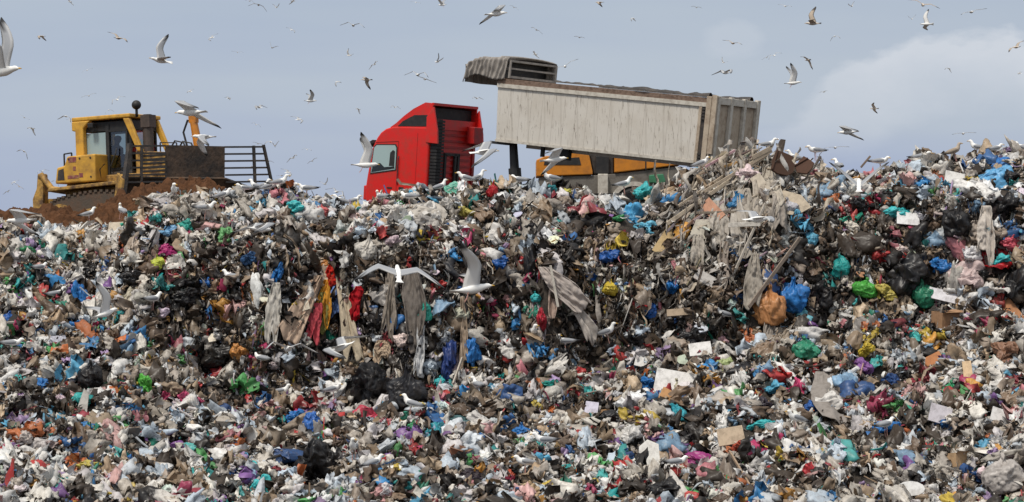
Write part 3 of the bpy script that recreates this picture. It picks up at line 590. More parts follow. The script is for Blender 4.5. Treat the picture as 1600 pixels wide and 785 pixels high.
# hanging cloths that follow the steep face
_ysamp = np.arange(48, 60, .04)
def surf_y(x, z):
    x = np.asarray(x); h = H(x[:, None] + 0 * _ysamp[None], _ysamp[None] + 0 * x[:, None]); h = np.maximum.accumulate(h, 1)
    return np.array([_ysamp[min(np.searchsorted(h[i], z), len(_ysamp) - 1)] for i in range(len(x))])
def hang(name, px, py, wpx, hpx, col, label, cat, group=None, folds=4, top=.5, lean=0., out=.10, mt=None, seed=0):
    v = surf(px, py); s = v.y / F; W, Hh = wpx * s * 1.25, hpx * s * 1.05; nu, nv = max(16, int(folds * 9)), 34; out = out if group else .34
    if not group: EXCL.append((px, py + hpx * .5, wpx * 1.15, hpx * 1.05))
    xs0 = np.linspace(-.5, .5, nu + 1); rows = []; ymin = None; o_ = seed * 3.3 + px * .01
    for j in range(nv + 1):
        t = j / nv; wid = W * (top + (1 - top) * min(1, t * 2.2) ** .7) * (1 + .12 * math.sin(t * 6 + o_))
        x = v.x + xs0 * wid + lean * s * t + .04 * vn(p3(xs0 * 2 + t * 3 + o_, xs0 * 0), 9); z = v.z + .05 - Hh * t * (1 + .26 * vn(p3(xs0 * 3.7 + o_, xs0 * 0), 8))
        y = surf_y(x, float(np.mean(z))) - out
        ymin = y if ymin is None else np.minimum(ymin, y)
        yy = .5 * ymin + .5 * ymin.mean()
        ph = xs0 * folds * math.pi * 1.3 + 4.5 * vn(p3(xs0 * 2.2 + o_, xs0 * 0 + t * 1.8), 12)
        yy = yy - (.05 + .022 * np.sin(ph) * (1 + .8 * vn(p3(xs0 * 3 + o_, xs0 * 0 + t * 2), 19))) * (W / .5) ** .5 - .05 * vn(p3(xs0 * 6 + o_, xs0 * 0 + t * 6), 13) - .03 * vn(p3(xs0 * 14 + o_, xs0 * 0 + t * 16), 18)
        rows.append(np.stack([x, yy, z], -1))
    Vv = np.stack(rows, 0).reshape(-1, 3); i = np.arange((nv + 1) * (nu + 1)).reshape(nv + 1, nu + 1)
    c0 = Vector(Vv.mean(0)); me = mesh_np(name, Vv - np.array(c0), np.stack([i[:-1, :-1], i[1:, :-1], i[1:, 1:], i[:-1, 1:]], -1).reshape(-1, 4), smooth=True)
    o = link(name, me, mt or M_cloth, loc=c0); o.color = (*col, 1)
    sm = o.modifiers.new('thickness', 'SOLIDIFY'); sm.thickness = .012
    return tag(o, label, cat, group)
for q in [
 (500, 436, 24, 96, (.58, .43, .32), 'outer left beige fold of the coloured cloth bundle hanging on the cliff'), (534, 432, 22, 118, (.50, .42, .31), 'right beige fold of the coloured cloth bundle'), (492, 448, 15, 84, (.50, .34, .25), 'inner left peach fold of the coloured cloth bundle'),
 (512, 446, 18, 62, (.60, .28, .04), 'orange cloth in the middle of the hanging bundle'), (505, 462, 12, 60, (.26, .24, .08), 'olive cloth beside the orange one in the hanging bundle'), (496, 480, 18, 52, (.50, .08, .10), 'salmon red cloth under the left folds'),
 (528, 450, 18, 46, (.16, .26, .52), 'light blue shirt-like cloth in the hanging bundle'), (520, 418, 20, 26, (.52, .03, .02), 'bright red cloth crowning the hanging bundle'), (560, 452, 14, 46, (.40, .012, .02), 'dark red cloth at the right side of the hanging bundle'),
 (432, 452, 18, 74, (.54, .51, .46), 'long pale rag hanging left of the coloured bundle'), (645, 428, 26, 100, (.22, .19, .165), 'wide grey rag hanging on the cliff left of the mint-teal bag'),
 (612, 432, 16, 92, (.28, .24, .20), 'narrow brown-grey rag hanging beside the wide grey rag'), (722, 470, 10, 100, (.40, .31, .23), 'thin tan strap hanging down the cliff below the white flying gull'),
 (660, 520, 12, 74, (.58, .58, .58), 'whitish strip with a red end below the mint-teal bag'), (600, 548, 22, 34, (.50, .38, .27), 'tan cardboard-coloured rag above the two black bin bags'),
 (340, 722, 34, 66, (.29, .26, .23), 'grey translucent sheet hanging at the lower edge left of the turquoise bag'), (440, 668, 36, 74, (.33, .30, .265), 'grey limp sheet hanging beside the very large black bin bag'),
 (1290, 583, 52, 72, (.30, .27, .245), 'large grey wrinkled sheet hanging on the right slope'), (1160, 300, 22, 110, (.40, .36, .31), 'long pale rag hanging in the tipped load'), (1120, 318, 24, 84, (.44, .40, .35), 'broad grey-beige rag falling from under the longest pale plank'), (1148, 296, 26, 92, (.48, .44, .39), 'broad matted rag in the middle of the tipped load'), (1176, 268, 18, 80, (.42, .37, .31), 'beige rag right under the broken plank end'), (1088, 372, 18, 70, (.40, .36, .31), 'grey rag left of the slim one in the tipped load'), (1212, 300, 22, 70, (.36, .32, .28), 'grey rag on the right flank of the tipped load'), (1196, 262, 20, 66, (.52, .47, .40), 'cream rag hanging from the top of the tipped load'),
 (1178, 400, 20, 72, (.38, .34, .29), 'wide-ended grey rag at the foot of the tipped load'), (1128, 385, 14, 70, (.34, .29, .25), 'slim grey rag in the middle of the tipped load'), (1200, 505, 18, 56, (.33, .29, .25), 'grey rag under the orange-brown bag'),
 (850, 425, 30, 62, (.48, .42, .38), 'pale striped cloth slanting across the cliff right of the white gull'), (868, 445, 12, 92, (.52, .47, .42), 'slim white strap right of the slanting pale cloth'),
 (1408, 738, 20, 50, (.26, .012, .02), 'dark red cloth hanging at the lower right'), (1345, 738, 56, 46, (.27, .24, .21), 'grey ragged cloth at the lower edge on the right'), (1535, 330, 22, 74, (.60, .54, .48), 'cream cloth strip falling beside the shiny black bag'),
 (668, 318, 46, 46, (.50, .46, .41), 'off-white cloth thrown over the crest under the red cab'), (1500, 520, 0, 0, BK, '')]:
    if q[2]: hang('hanging_cloth', *q[:5], q[5], 'cloth', folds=3 if q[2] < 24 else 5, lean=60 if 'slant' in q[5] else {'outer left': -46, 'inner left': -26, 'right beige': 26}.get(q[5][:10] if q[5][0] == 'o' or q[5][0] == 'i' else q[5][:11], random.uniform(-8, 8)), seed=q[0])
k = 0
while k < 120:
    px = random.uniform(180, 1600); c = np.interp(px, _cx, _cy); sh = np.interp(px, _sx, _sy); py = random.uniform(c + 10, sh - 20)
    d = random.random(); nm, cc = ('pale', (.48, .44, .39)) if d < .4 else ('grey-brown', (.24, .20, .17)) if d < .8 else ('blackish', (.03, .027, .025))
    cc = tuple(q * random.uniform(.8, 1.15) for q in cc)
    hang('hanging_rag', px, py, random.uniform(8, 24), random.uniform(26, 80), cc, f'{nm} torn rag, one of many dangling down the steep face', 'rag', f'{nm} rags dangling down the steep face', folds=2, lean=random.uniform(-16, 12), seed=k); k += 1

# boards, planks, cartons
def board(name, px, py, wpx, hpx, roll, col, label, cat='board', group=None, thick=.03, tilt=None, poly=None, lift=.16, mt=None):
    v = surf(px, py + hpx * .2); s = v.y / F; W, Hh = wpx * s, hpx * s; tl = R(58) if tilt is None else R(tilt); Ht = Hh / max(.35, math.sin(tl))
    if not group: EXCL.append((px, py, wpx, hpx))
    poly = poly or [(-.5, -.5), (.5, -.47), (.48, .5), (-.49, .46)]
    m = MB(); m.prism([(a * W, b * Ht) for a, b in poly], -thick / 2, thick / 2, 'z')
    o = m.build(name, mt or M_board, bevel=.004); nn, _ = normals(np.array([v.x]), np.array([v.y])); nn = Vector(nn[0])
    o.location = v + nn * lift + Vector((0, -.05, 0)); o.rotation_euler = (Matrix.Rotation(R(roll), 3, 'Y') @ Matrix.Rotation(tl, 3, 'X') @ Matrix.Rotation(0, 3, 'Z')).to_euler()
    o.color = (*col, 1); return tag(o, label, cat, group)
WD = (.72, .70, .67)
ROUND = [(.5 * math.cos(a * math.pi / 6), .5 * math.sin(a * math.pi / 6)) for a in range(12)]
for q in [
 (1057, 605, 66, 46, 12, WD, 'large white square board on the lower slope right of centre', ROUND[:0] or None), (1018, 722, 34, 52, 4, (.66, .64, .60), 'tall white ragged board below the black flat bag', [(-.5, -.4), (.2, -.5), (.5, -.1), (.4, .4), (-.1, .5), (-.45, .3)]),
 (1087, 554, 34, 18, -6, WD, 'small white board under the black crumpled bag', None), (1480, 465, 52, 16, 14, (.70, .68, .70), 'bright white plank-shaped board right of the dark green bag', None),
 (1562, 660, 46, 20, 20, (.68, .67, .66), 'white flat board near the right edge on the lower slope', None), (1003, 571, 28, 16, 15, WD, 'small white tray left above the large white board', None),
 (1232, 320, 54, 34, 8, (.50, .42, .32), 'beige rounded board high on the right slope', [(-.5, -.1), (-.3, -.48), (.1, -.5), (.5, -.05), (.2, .4), (-.3, .5), (-.46, .3)]),
 (184, 366, 22, 26, 0, (.56, .48, .38), 'cream board on the left crest', None), (1421, 346, 34, 18, 6, (.72, .71, .70), 'small white panel below the long turquoise-green bag', None), (1490, 288, 30, 18, 14, (.68, .66, .63), 'white panel on the right crest', None),
 (135, 635, 18, 42, 6, (.42, .40, .37), 'pale grey upright board on the left lower slope', [(-.5, -.5), (.5, -.5), (.3, .3), (-.2, .5)]), (1420, 776, 42, 20, 0, (.66, .65, .63), 'round white lid at the lower right edge', ROUND),
 (1042, 626, 18, 18, 30, (.55, .30, .14), 'small orange-tan card leaning on the large white board', None), (925, 645, 20, 18, 10, (.60, .57, .66), 'lilac-white card in the lower middle', None), (1150, 688, 40, 24, -8, (.46, .36, .26), 'tan card right of the magenta rolled bag', None),
 (1455, 576, 44, 24, -25, (.46, .20, .09), 'rust-orange cardboard piece on the right slope', None), (1512, 588, 14, 34, 0, (.62, .45, .28), 'pale wood block standing on the right slope', None), (1588, 500, 20, 60, -32, (.42, .20, .10), 'red-brown board at the right edge', None),
 (1048, 376, 22, 46, 35, (.52, .38, .20), 'yellowish wood board at the left end of the tipped planks', None), (1112, 332, 20, 34, -40, (.50, .27, .18), 'salmon-coloured block in the tipped load', None), (1092, 360, 34, 32, 8, (.46, .42, .35), 'grey-beige board in the tipped load', [(-.5, -.3), (0, -.5), (.5, -.2), (.4, .5), (-.3, .4)]),
 (1185, 292, 18, 30, -30, (.48, .42, .34), 'pale short board near the top of the tipped load', None), (1095, 443, 34, 16, 30, (.50, .47, .44), 'grey panel at the foot of the tipped load', None), (1075, 490, 50, 10, -4, (.36, .28, .20), 'brown slat at the foot of the cliff', None), (1442, 656, 0, 0, 0, WD, '', None), (1463, 655, 34, 26, 18, (.50, .47, .50), 'grey-lilac sheet of card on the lower right slope', None), (596, 560, 14, 24, -8, (.46, .47, .42), 'pale grey card in the dark hollow above the black bin bags', None), (465, 480, 14, 18, -18, (.58, .52, .42), 'cream paper left of the coloured cloth bundle', None)]:
    if q[2]: board('board', q[0], q[1], q[2] * 1.05, q[3] * 1.1, q[4], q[5], q[6], 'board', poly=q[7], lift=.22)
for i in range(64):
    px, py = free_spot(16); d = random.random(); nm, cc = ('white', (.70, .68, .65)) if d < .42 else ('brown', (.36, .22, .13)) if d < .75 else ('grey', (.38, .36, .33))
    board('card_piece', px, py, random.uniform(12, 26), random.uniform(8, 18), random.uniform(-60, 60), tuple(q * random.uniform(.8, 1.1) for q in cc), f'{nm} piece of card, one of many scattered over the heap', 'card', f'{nm} pieces of card in the heap', tilt=random.uniform(25, 80), lift=.16, poly=[(random.uniform(.32, .55) * math.cos(t + random.uniform(-.3, .3)), random.uniform(.32, .55) * math.sin(t + random.uniform(-.3, .3))) for t in [k * 2 * math.pi / 6 for k in range(6)]])
def plank(px0, py0, px1, py1, wpx, col, label, d0=0, d1=0, group=None):
    a = surf(px0, py0, .22); b = surf(px1, py1, .22); pr_ = .30 if group else .62
    a = ray(px0, py0, a.y - pr_ + d0); b = ray(px1, py1, b.y - pr_ + d1)
    c = (a + b) / 2; m = MB(); m.bar(a - c, b - c, .035, wpx * c.y / F); o = m.build('plank', M_board, bevel=.006); o.location = c; o.color = (*col, 1); return tag(o, label, 'plank', group)
for q in [(1042, 350, 1196, 244, 6, (.52, .44, .34), 'longest pale plank running up to the tailgate of the tipper'), (1060, 322, 1150, 262, 4, (.46, .38, .29), 'thin plank lying above the longest pale plank'), (1100, 300, 1206, 236, 5, (.44, .36, .27), 'pale plank poking up against the tailgate'),
          (1128, 262, 1152, 254, 4, (.56, .34, .14), 'short orange-tan slat touching the tailgate'), (1170, 480, 1250, 372, 6, (.26, .21, .17), 'dark plank slanting across the right foot of the tipped load'), (1150, 420, 1196, 318, 4, (.48, .43, .37), 'thin pale branch in the tipped load'),
          (1188, 350, 1138, 352, 7, (.62, .58, .52), 'short whitish plank lying level in the tipped load'), (1140, 706, 1172, 760, 5, (.36, .26, .18), 'brown lath at the lower edge right of the magenta roll'), (872, 480, 860, 415, 4, (.50, .46, .40), 'pale thin lath on the cliff above the dark red narrow bag'),
          (708, 600, 722, 560, 5, (.46, .41, .35), 'pale stick leaning in the hollow right of the black bin bags'), (502, 620, 500, 590, 6, (.34, .27, .21), 'brown upright stake left of the black bin bags'), (1175, 247, 1204, 232, 7, (.40, .33, .25), 'broken plank end above the tipped load'), (1046, 300, 1100, 268, 4, (.40, .32, .24), 'plank end behind the tipped load'), (1240, 655, 1262, 700, 4, (.36, .31, .27), 'grey rod left of the grey wrinkled sheet'), (1345, 262, 1360, 244, 3, (.24, .18, .14), 'short dark stick poking above the right crest')]:
    plank(*q)
for i in range(40):
    a = random.gauss(1125, 40); b = random.gauss(330, 44); l = random.uniform(22, 70); t = R(random.gauss(36, 16)); nm, cc = random.choice([('pale', (.46, .40, .32)), ('brown', (.26, .19, .14)), ('grey', (.34, .30, .27))])
    plank(a - l / 2 * math.cos(t), b + l / 2 * math.sin(t), a + l / 2 * math.cos(t), b - l / 2 * math.sin(t), random.uniform(2, 5), tuple(q * random.uniform(.8, 1.2) for q in cc), f'{nm} slat among the many thrown down with the tipped load', group=f'{nm} slats in the tipped load')
def carton(px, py, wpx, hpx, col, label, rz=.4, open_=True):
    v = surf(px, py + hpx * .3); s = v.y / F; W, Hh = wpx * s, hpx * s; D_ = W * .8; t = .015; m = MB()
    m.box((-W / 2, -D_ / 2, 0), (-W / 2 + t, D_ / 2, Hh)); m.box((W / 2 - t, -D_ / 2, 0), (W / 2, D_ / 2, Hh)); m.box((-W / 2 + t, -D_ / 2, 0), (W / 2 - t, -D_ / 2 + t, Hh * .96)); m.box((-W / 2 + t, D_ / 2 - t, 0), (W / 2 - t, D_ / 2, Hh)); m.box((-W / 2 + t, -D_ / 2 + t, 0), (W / 2 - t, D_ / 2 - t, t))
    if open_: m.grid(lambda a, b: (-W / 2 + W * a, -D_ / 2 - .3 * W * b, Hh * .95 + .1 * W * math.sin(b * 2)), 2, 3); m.grid(lambda a, b: (W / 2 + .25 * W * b, -D_ / 2 + D_ * a, Hh * (1 + .1 * b)), 2, 2)
    o = m.build('carton', M_board); o.location = v + Vector((0, -.1, -Hh * .1)); o.rotation_euler = (random.uniform(-.3, .3), random.uniform(-.3, .3), rz); o.color = (*col, 1); return tag(o, label, 'carton')
carton(1475, 503, 34, 26, (.36, .21, .12), 'crushed brown carton on the right slope above the rust-orange cardboard', .5)
carton(715, 712, 26, 22, (.26, .14, .09), 'brown open carton in the lower middle', -.3)
carton(775, 768, 36, 24, (.48, .33, .19), 'tan carton at the lower edge', .2)
carton(1492, 722, 30, 22, (.46, .31, .18), 'tan carton low on the right', .8)
carton(1250, 275, 20, 16, (.20, .11, .08), 'small brown carton behind the dark jagged panel', .3, False)
put('paper_sack', loose[2], 1575, 552, 52, 38, (.30, .16, .10), 'reddish brown paper sack at the right edge', 'sack', rot=(.1, .1, .2))
# jagged dark panels on the crest right of the tailgate
def panel(px, py, poly, col, label, D, rz=0, lean=0):
    s = D / F; m = MB(); n = len(poly); m.prism([((a - px) * s, (py - b) * s) for a, b in poly], -.03, .03, 'y')
    m.bar(((poly[0][0] - px) * s, -.045, (py - poly[0][1]) * s), ((poly[2][0] - px) * s, -.045, (py - poly[2][1]) * s), .05, .03)
    o = m.build('steel_panel', M_board, bevel=.006); o.location = ray(px, py, D); o.rotation_euler = (R(-22), R(lean), rz); o.color = (*col, 1); return tag(o, label, 'panel')
panel(1226, 266, [(1200, 268), (1206, 250), (1217, 233), (1230, 236), (1246, 241), (1242, 249), (1247, 256), (1240, 270), (1228, 276), (1210, 274)], (.075, .042, .03), 'larger dark brown jagged panel on the crest right of the tailgate', 56.5, .5, 4)
panel(1256, 268, [(1240, 262), (1250, 243), (1258, 246), (1269, 252), (1268, 262), (1262, 272), (1246, 272)], (.10, .055, .04), 'smaller dark brown jagged panel beside the larger one', 56.7, -.4, 8)
# ---------------------------------------------------------------- the uncountable litter between them
B = Bulk()
# crumpled bags, medium
n = 9500; P, NN = scatter_pts(n); sz = np.clip(rng.lognormal(math.log(.275), .38, n), .12, .60)
pr = [lump(3, 100 + i, .5, .42, q) for i, q in enumerate([(1, .8, .55), (1, .6, .5), (1, 1, .45), (1.4, .6, .4), (.9, .9, .7), (1, .7, .35), (1.5, .7, .5), (1.2, .9, .4)])]
sc = sz[:, None] * np.stack([rng.uniform(.8, 1.5, n), rng.uniform(.7, 1.1, n), rng.uniform(.7, 1.1, n)], -1)
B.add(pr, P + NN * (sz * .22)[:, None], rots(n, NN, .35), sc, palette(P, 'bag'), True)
# small lumps
n = 13000; P, NN = scatter_pts(n); sz = np.clip(rng.lognormal(math.log(.12), .35, n), .05, .24)
pr = [lump(2, 200 + i, .45, .3) for i in range(5)]
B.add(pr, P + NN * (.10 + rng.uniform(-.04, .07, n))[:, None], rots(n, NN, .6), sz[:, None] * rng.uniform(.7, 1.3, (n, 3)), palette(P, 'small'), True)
# crumpled scraps of film, paper and rag
n = 26000; P, NN = scatter_pts(n); sz = np.clip(rng.lognormal(math.log(.165), .50, n), .05, .46)
pr = [sheetp(9, 300 + i, 1 + .4 * (i % 3), .55 + .10 * (i % 4)) for i in range(12)]
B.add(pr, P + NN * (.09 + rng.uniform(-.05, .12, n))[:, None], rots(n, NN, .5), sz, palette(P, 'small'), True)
# ribbons and rags, hanging on the steep face, lying elsewhere; combed down-left in the tipped load
n = 15000; P, NN = scatter_pts(n); L_ = np.clip(rng.lognormal(math.log(.36), .5, n), .1, 1.3)
steep = np.clip((.80 - NN[:, 2]) / .35, 0, 1)
down = np.array([0, 0, -1.]) + NN * (NN[:, 2:3]); down /= np.linalg.norm(down, axis=1, keepdims=True) + 1e-6
rnd = np.cross(rng.normal(0, 1, (n, 3)), NN)
rnd /= np.linalg.norm(rnd, axis=1, keepdims=True)
px = 800 + P[:, 0] / P[:, 1] * F; py = 392.5 - (P[:, 2] - CZ) / P[:, 1] * F
wood = np.exp(-(((px - 1120 - (330 - py) * .5) / 95) ** 2 + ((py - 330) / 110) ** 2))
diag = np.array([-.72, -.35, -.60]); axv = rnd * (1 - steep)[:, None] + down * (steep * 1.6)[:, None] + rng.normal(0, .22, (n, 3)) + diag * (wood * 1.2 * (rng.uniform(0, 1, n) < .5))[:, None]
pr = [stripp(8, 400 + i, .10 + .05 * (i % 4)) for i in range(8)]
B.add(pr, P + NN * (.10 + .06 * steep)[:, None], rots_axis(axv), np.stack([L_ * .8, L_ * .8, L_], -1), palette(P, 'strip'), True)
# torn rags and film dangling on the steep face
n = 30000; P, NN = scatter_pts(n, 52.5, 59); k = (NN[:, 2] < .62) & (rng.uniform(0, 1, n) < .8); P, NN = P[k], NN[k]; n = len(P)
L_ = np.clip(rng.lognormal(math.log(.40), .5, n), .12, 1.5); axv = np.array([0, -.12, -1.]) + NN * .05 + rng.normal(0, .16, (n, 3))
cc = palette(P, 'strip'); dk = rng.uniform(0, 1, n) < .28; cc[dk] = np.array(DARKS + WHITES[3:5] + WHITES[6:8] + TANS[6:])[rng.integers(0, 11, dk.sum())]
B.add([stripp(14, 450 + i, .07 + .07 * (i % 4)) for i in range(8)], P + NN * rng.uniform(.02, .20, n)[:, None] - np.array([0, 0, 1]) * (L_ * .3)[:, None], rots_axis(axv), np.stack([L_ * .9, L_ * .9, L_], -1), cc, True)
# the tipped load: matted pale strips, rags and slats spilling down in a tall clump
P, NN = scatter_pts(70000, 51.5, 60); PX = 800 + P[:, 0] / P[:, 1] * F; PY = 392.5 - (P[:, 2] - CZ) / P[:, 1] * F
wgt = np.exp(-.5 * (((PX + (PY - 330) * .55 - 1140) / 44) ** 2 + ((PY - 335) / 62) ** 2)); k = rng.uniform(0, 1, len(P)) < wgt * 1.3; P, NN, PX, PY = P[k], NN[k], PX[k], PY[k]; n = len(P)
L_ = np.clip(rng.lognormal(math.log(.50), .5, n), .12, 1.7); axv = diag + rng.normal(0, .24, (n, 3)) + np.array([.4, 0, -1.2]) * (rng.uniform(0, 1, (n, 1)) < .45)
TL = np.array([(.46, .42, .37), (.54, .50, .45), (.36, .32, .28), (.60, .57, .53), (.42, .35, .27), (.28, .24, .20), (.50, .43, .34), (.14, .11, .09)])
cc = TL[rng.integers(0, 8, n)] * rng.uniform(.75, 1.1, (n, 1))
B.add([stripp(14, 480 + i, .05 + .05 * (i % 4)) for i in range(8)] + [boxp(.05, .02, 1.0), boxp(.09, .02, .9), boxp(.13, .015, .8)], P + NN * rng.uniform(.04, .30, n)[:, None], rots_axis(axv), np.stack([L_ * .9, L_ * .9, L_], -1), cc, True)
# flat bits: paper, card, trays
n = 3200; P, NN = scatter_pts(n); sz = np.clip(rng.lognormal(math.log(.15), .4, n), .05, .4)
pr = [boxp(1, .7, .02, .3), boxp(1, .5, .03, -.3), boxp(.8, .8, .015, .5), boxp(1, .35, .06)]
B.add(pr, P + NN * (.12 + rng.uniform(-.05, .08, n))[:, None], rots(n, NN, .5), sz, palette(P, 'small'))
# sticks, bottles
n = 3500; P, NN = scatter_pts(n); L_ = np.clip(rng.lognormal(math.log(.4), .4, n), .1, 1.2)
B.add([boxp(.03, .03, 1), boxp(.05, .02, 1)], P + NN * .14, rots_axis(np.cross(rng.normal(0, 1, (n, 3)), NN) + NN * rng.uniform(-.1, .5, (n, 1))), np.stack([L_ * .8, L_ * .8, L_], -1), palette(P, 'strip'))
n = 1500; P, NN = scatter_pts(n)
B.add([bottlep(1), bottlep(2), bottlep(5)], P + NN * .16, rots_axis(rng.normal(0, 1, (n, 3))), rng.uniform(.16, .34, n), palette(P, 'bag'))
lit = B.build('litter', M_litter); tag(lit, 'dense mixed litter of scraps, bags and rags covering the whole refuse heap', 'litter', kind='stuff')

# ---------------------------------------------------------------- gulls
GW, GG, GB, GY, GP, GBR = (.84, .83, .80), (.30, .31, .33), (.02, .02, .022), (.62, .36, .04), (.55, .30, .25), (.26, .20, .15)
def ring(V, T, C, stations, n, colf, closed=True):
    base = len(V)
    for (x, y, z, ry, rz, tl) in stations:
        for k in range(n):
            a = 2 * math.pi * k / n; dx = -math.sin(tl) * rz * math.sin(a); V.append((x + dx, y + ry * math.cos(a), z + rz * math.sin(a) * math.cos(tl))); C.append(colf(x, y + ry * math.cos(a), z, math.sin(a)))
    for i in range(len(stations) - 1):
        for k in range(n): T.append((base + i * n + k, base + i * n + (k + 1) % n, base + (i + 1) * n + (k + 1) % n, base + (i + 1) * n + k))
    for i0 in (0, len(stations) - 1):
        V.append(tuple(stations[i0][:3])); C.append(colf(*stations[i0][:3], 0)); c = len(V) - 1
        for k in range(n):
            q = (base + i0 * n + k, base + i0 * n + (k + 1) % n, c); T.append((q[0], q[1], q[2], q[2]))
def finish_gull(name, V, T, C):
    me = bpy.data.meshes.new(name); me.from_pydata(V, [], [t if t[2] != t[3] else t[:3] for t in T])
    a = me.color_attributes.new('Col', 'FLOAT_COLOR', 'POINT'); a.data.foreach_set('color', np.array([(*c, 1) for c in C], dtype=np.float32).ravel())
    bm = bmesh.new(); bm.from_mesh(me); bmesh.ops.recalc_face_normals(bm, faces=bm.faces); bm.to_mesh(me); bm.free()
    me.polygons.foreach_set('use_smooth', [True] * len(me.polygons)); me.materials.append(gm); return me
def gull_fly(d1, d2, brown=False, sweep=.0, asym=0., legs=False):
    """wings: inner part raised by d1 degrees, hand by d2 degrees"""
    V, T, C = [], [], []
    body = (.58, .50, .42) if brown else GW; upper = (.40, .33, .26) if brown else GG; under = (.60, .52, .44) if brown else (.74, .73, .71)
    def bc(x, y, z, s):
        if x > .272: return GY
        if brown and x < -.22: return GB
        if .222 < x < .240 and abs(s) < .5 and abs(y) > .02: return GB
        return tuple(q * (1 if s > -.4 else .96) for q in body)
    ring(V, T, C, [(-.33, 0, .005, .075, .004, 0), (-.27, 0, .004, .055, .008, 0), (-.19, 0, 0, .035, .022, 0), (-.12, 0, -.002, .052, .045, 0), (-.03, 0, -.006, .068, .064, 0), (.06, 0, -.004, .066, .064, 0), (.13, 0, .004, .050, .052, 0), (.18, 0, .012, .036, .040, 0), (.215, 0, .018, .035, .038, 0), (.245, 0, .018, .029, .031, 0), (.268, 0, .014, .016, .016, 0), (.30, 0, .011, .009, .010, 0), (.325, 0, .004, .004, .005, 0)], 10, bc)
    for sd in (-1, 1):
        a1, a2 = R(d1 + asym * sd), R(d2 + asym * sd)
        st = [(0, .11, .25), (.10, .125, .235), (.20, .15, .215), (.29, .17, .20), (.38, .15, .185), (.48, .10, .165), (.58, .035, .135), (.66, -.035, .09), (.73, -.10, .014)]
        base = len(V); wr = .29
        for (s, le, ch) in st:
            if s <= wr: yy, zz = .035 + s * math.cos(a1), .03 + s * math.sin(a1); an = a1
            else: yy, zz = .035 + wr * math.cos(a1) + (s - wr) * math.cos(a2), .03 + wr * math.sin(a1) + (s - wr) * math.sin(a2); an = a2
            le2 = le - sweep * max(0, s - wr) * 1.6 + sweep * min(s, wr) * .4
            nz, ny = math.cos(an), -math.sin(an); tip = s > .60
            for (fx, th, side) in ((0, 0, 0), (.28, .016, 1), (.72, .010, 1), (1, 0, 2), (.72, -.004, -1), (.28, -.006, -1)):
                th *= min(1, ch / .1)
                V.append((le2 - fx * ch, sd * (yy + ny * th), zz + nz * th + .012 * (1 - fx) * 0))
                c = GB if (tip or (s > .5 and side == 1 and fx > .5)) else ((.70, .69, .67) if side == 2 and not brown else upper if side >= 1 else under if side == -1 else (.66, .65, .64) if not brown else upper)
                if s > .52 and brown: c = (.05, .04, .035)
                C.append(c)
        for i in range(len(st) - 1):
            for k in range(6): T.append((base + i * 6 + k, base + i * 6 + (k + 1) % 6, base + (i + 1) * 6 + (k + 1) % 6, base + (i + 1) * 6 + k))
    if legs:
        for sd in (-1, 1):
            base = len(V)
            for (x, z) in ((-.06, -.04), (-.10, -.13), (-.14, -.17)):
                for k in range(4): V.append((x + .006 * math.cos(k * 1.57), sd * .03 + .006 * math.sin(k * 1.57), z)); C.append(GP)
            for i in range(2):
                for k in range(4): T.append((base + i * 4 + k, base + i * 4 + (k + 1) % 4, base + i * 4 + 4 + (k + 1) % 4, base + i * 4 + 4 + k))
    return finish_gull('seagull', V, T, C)
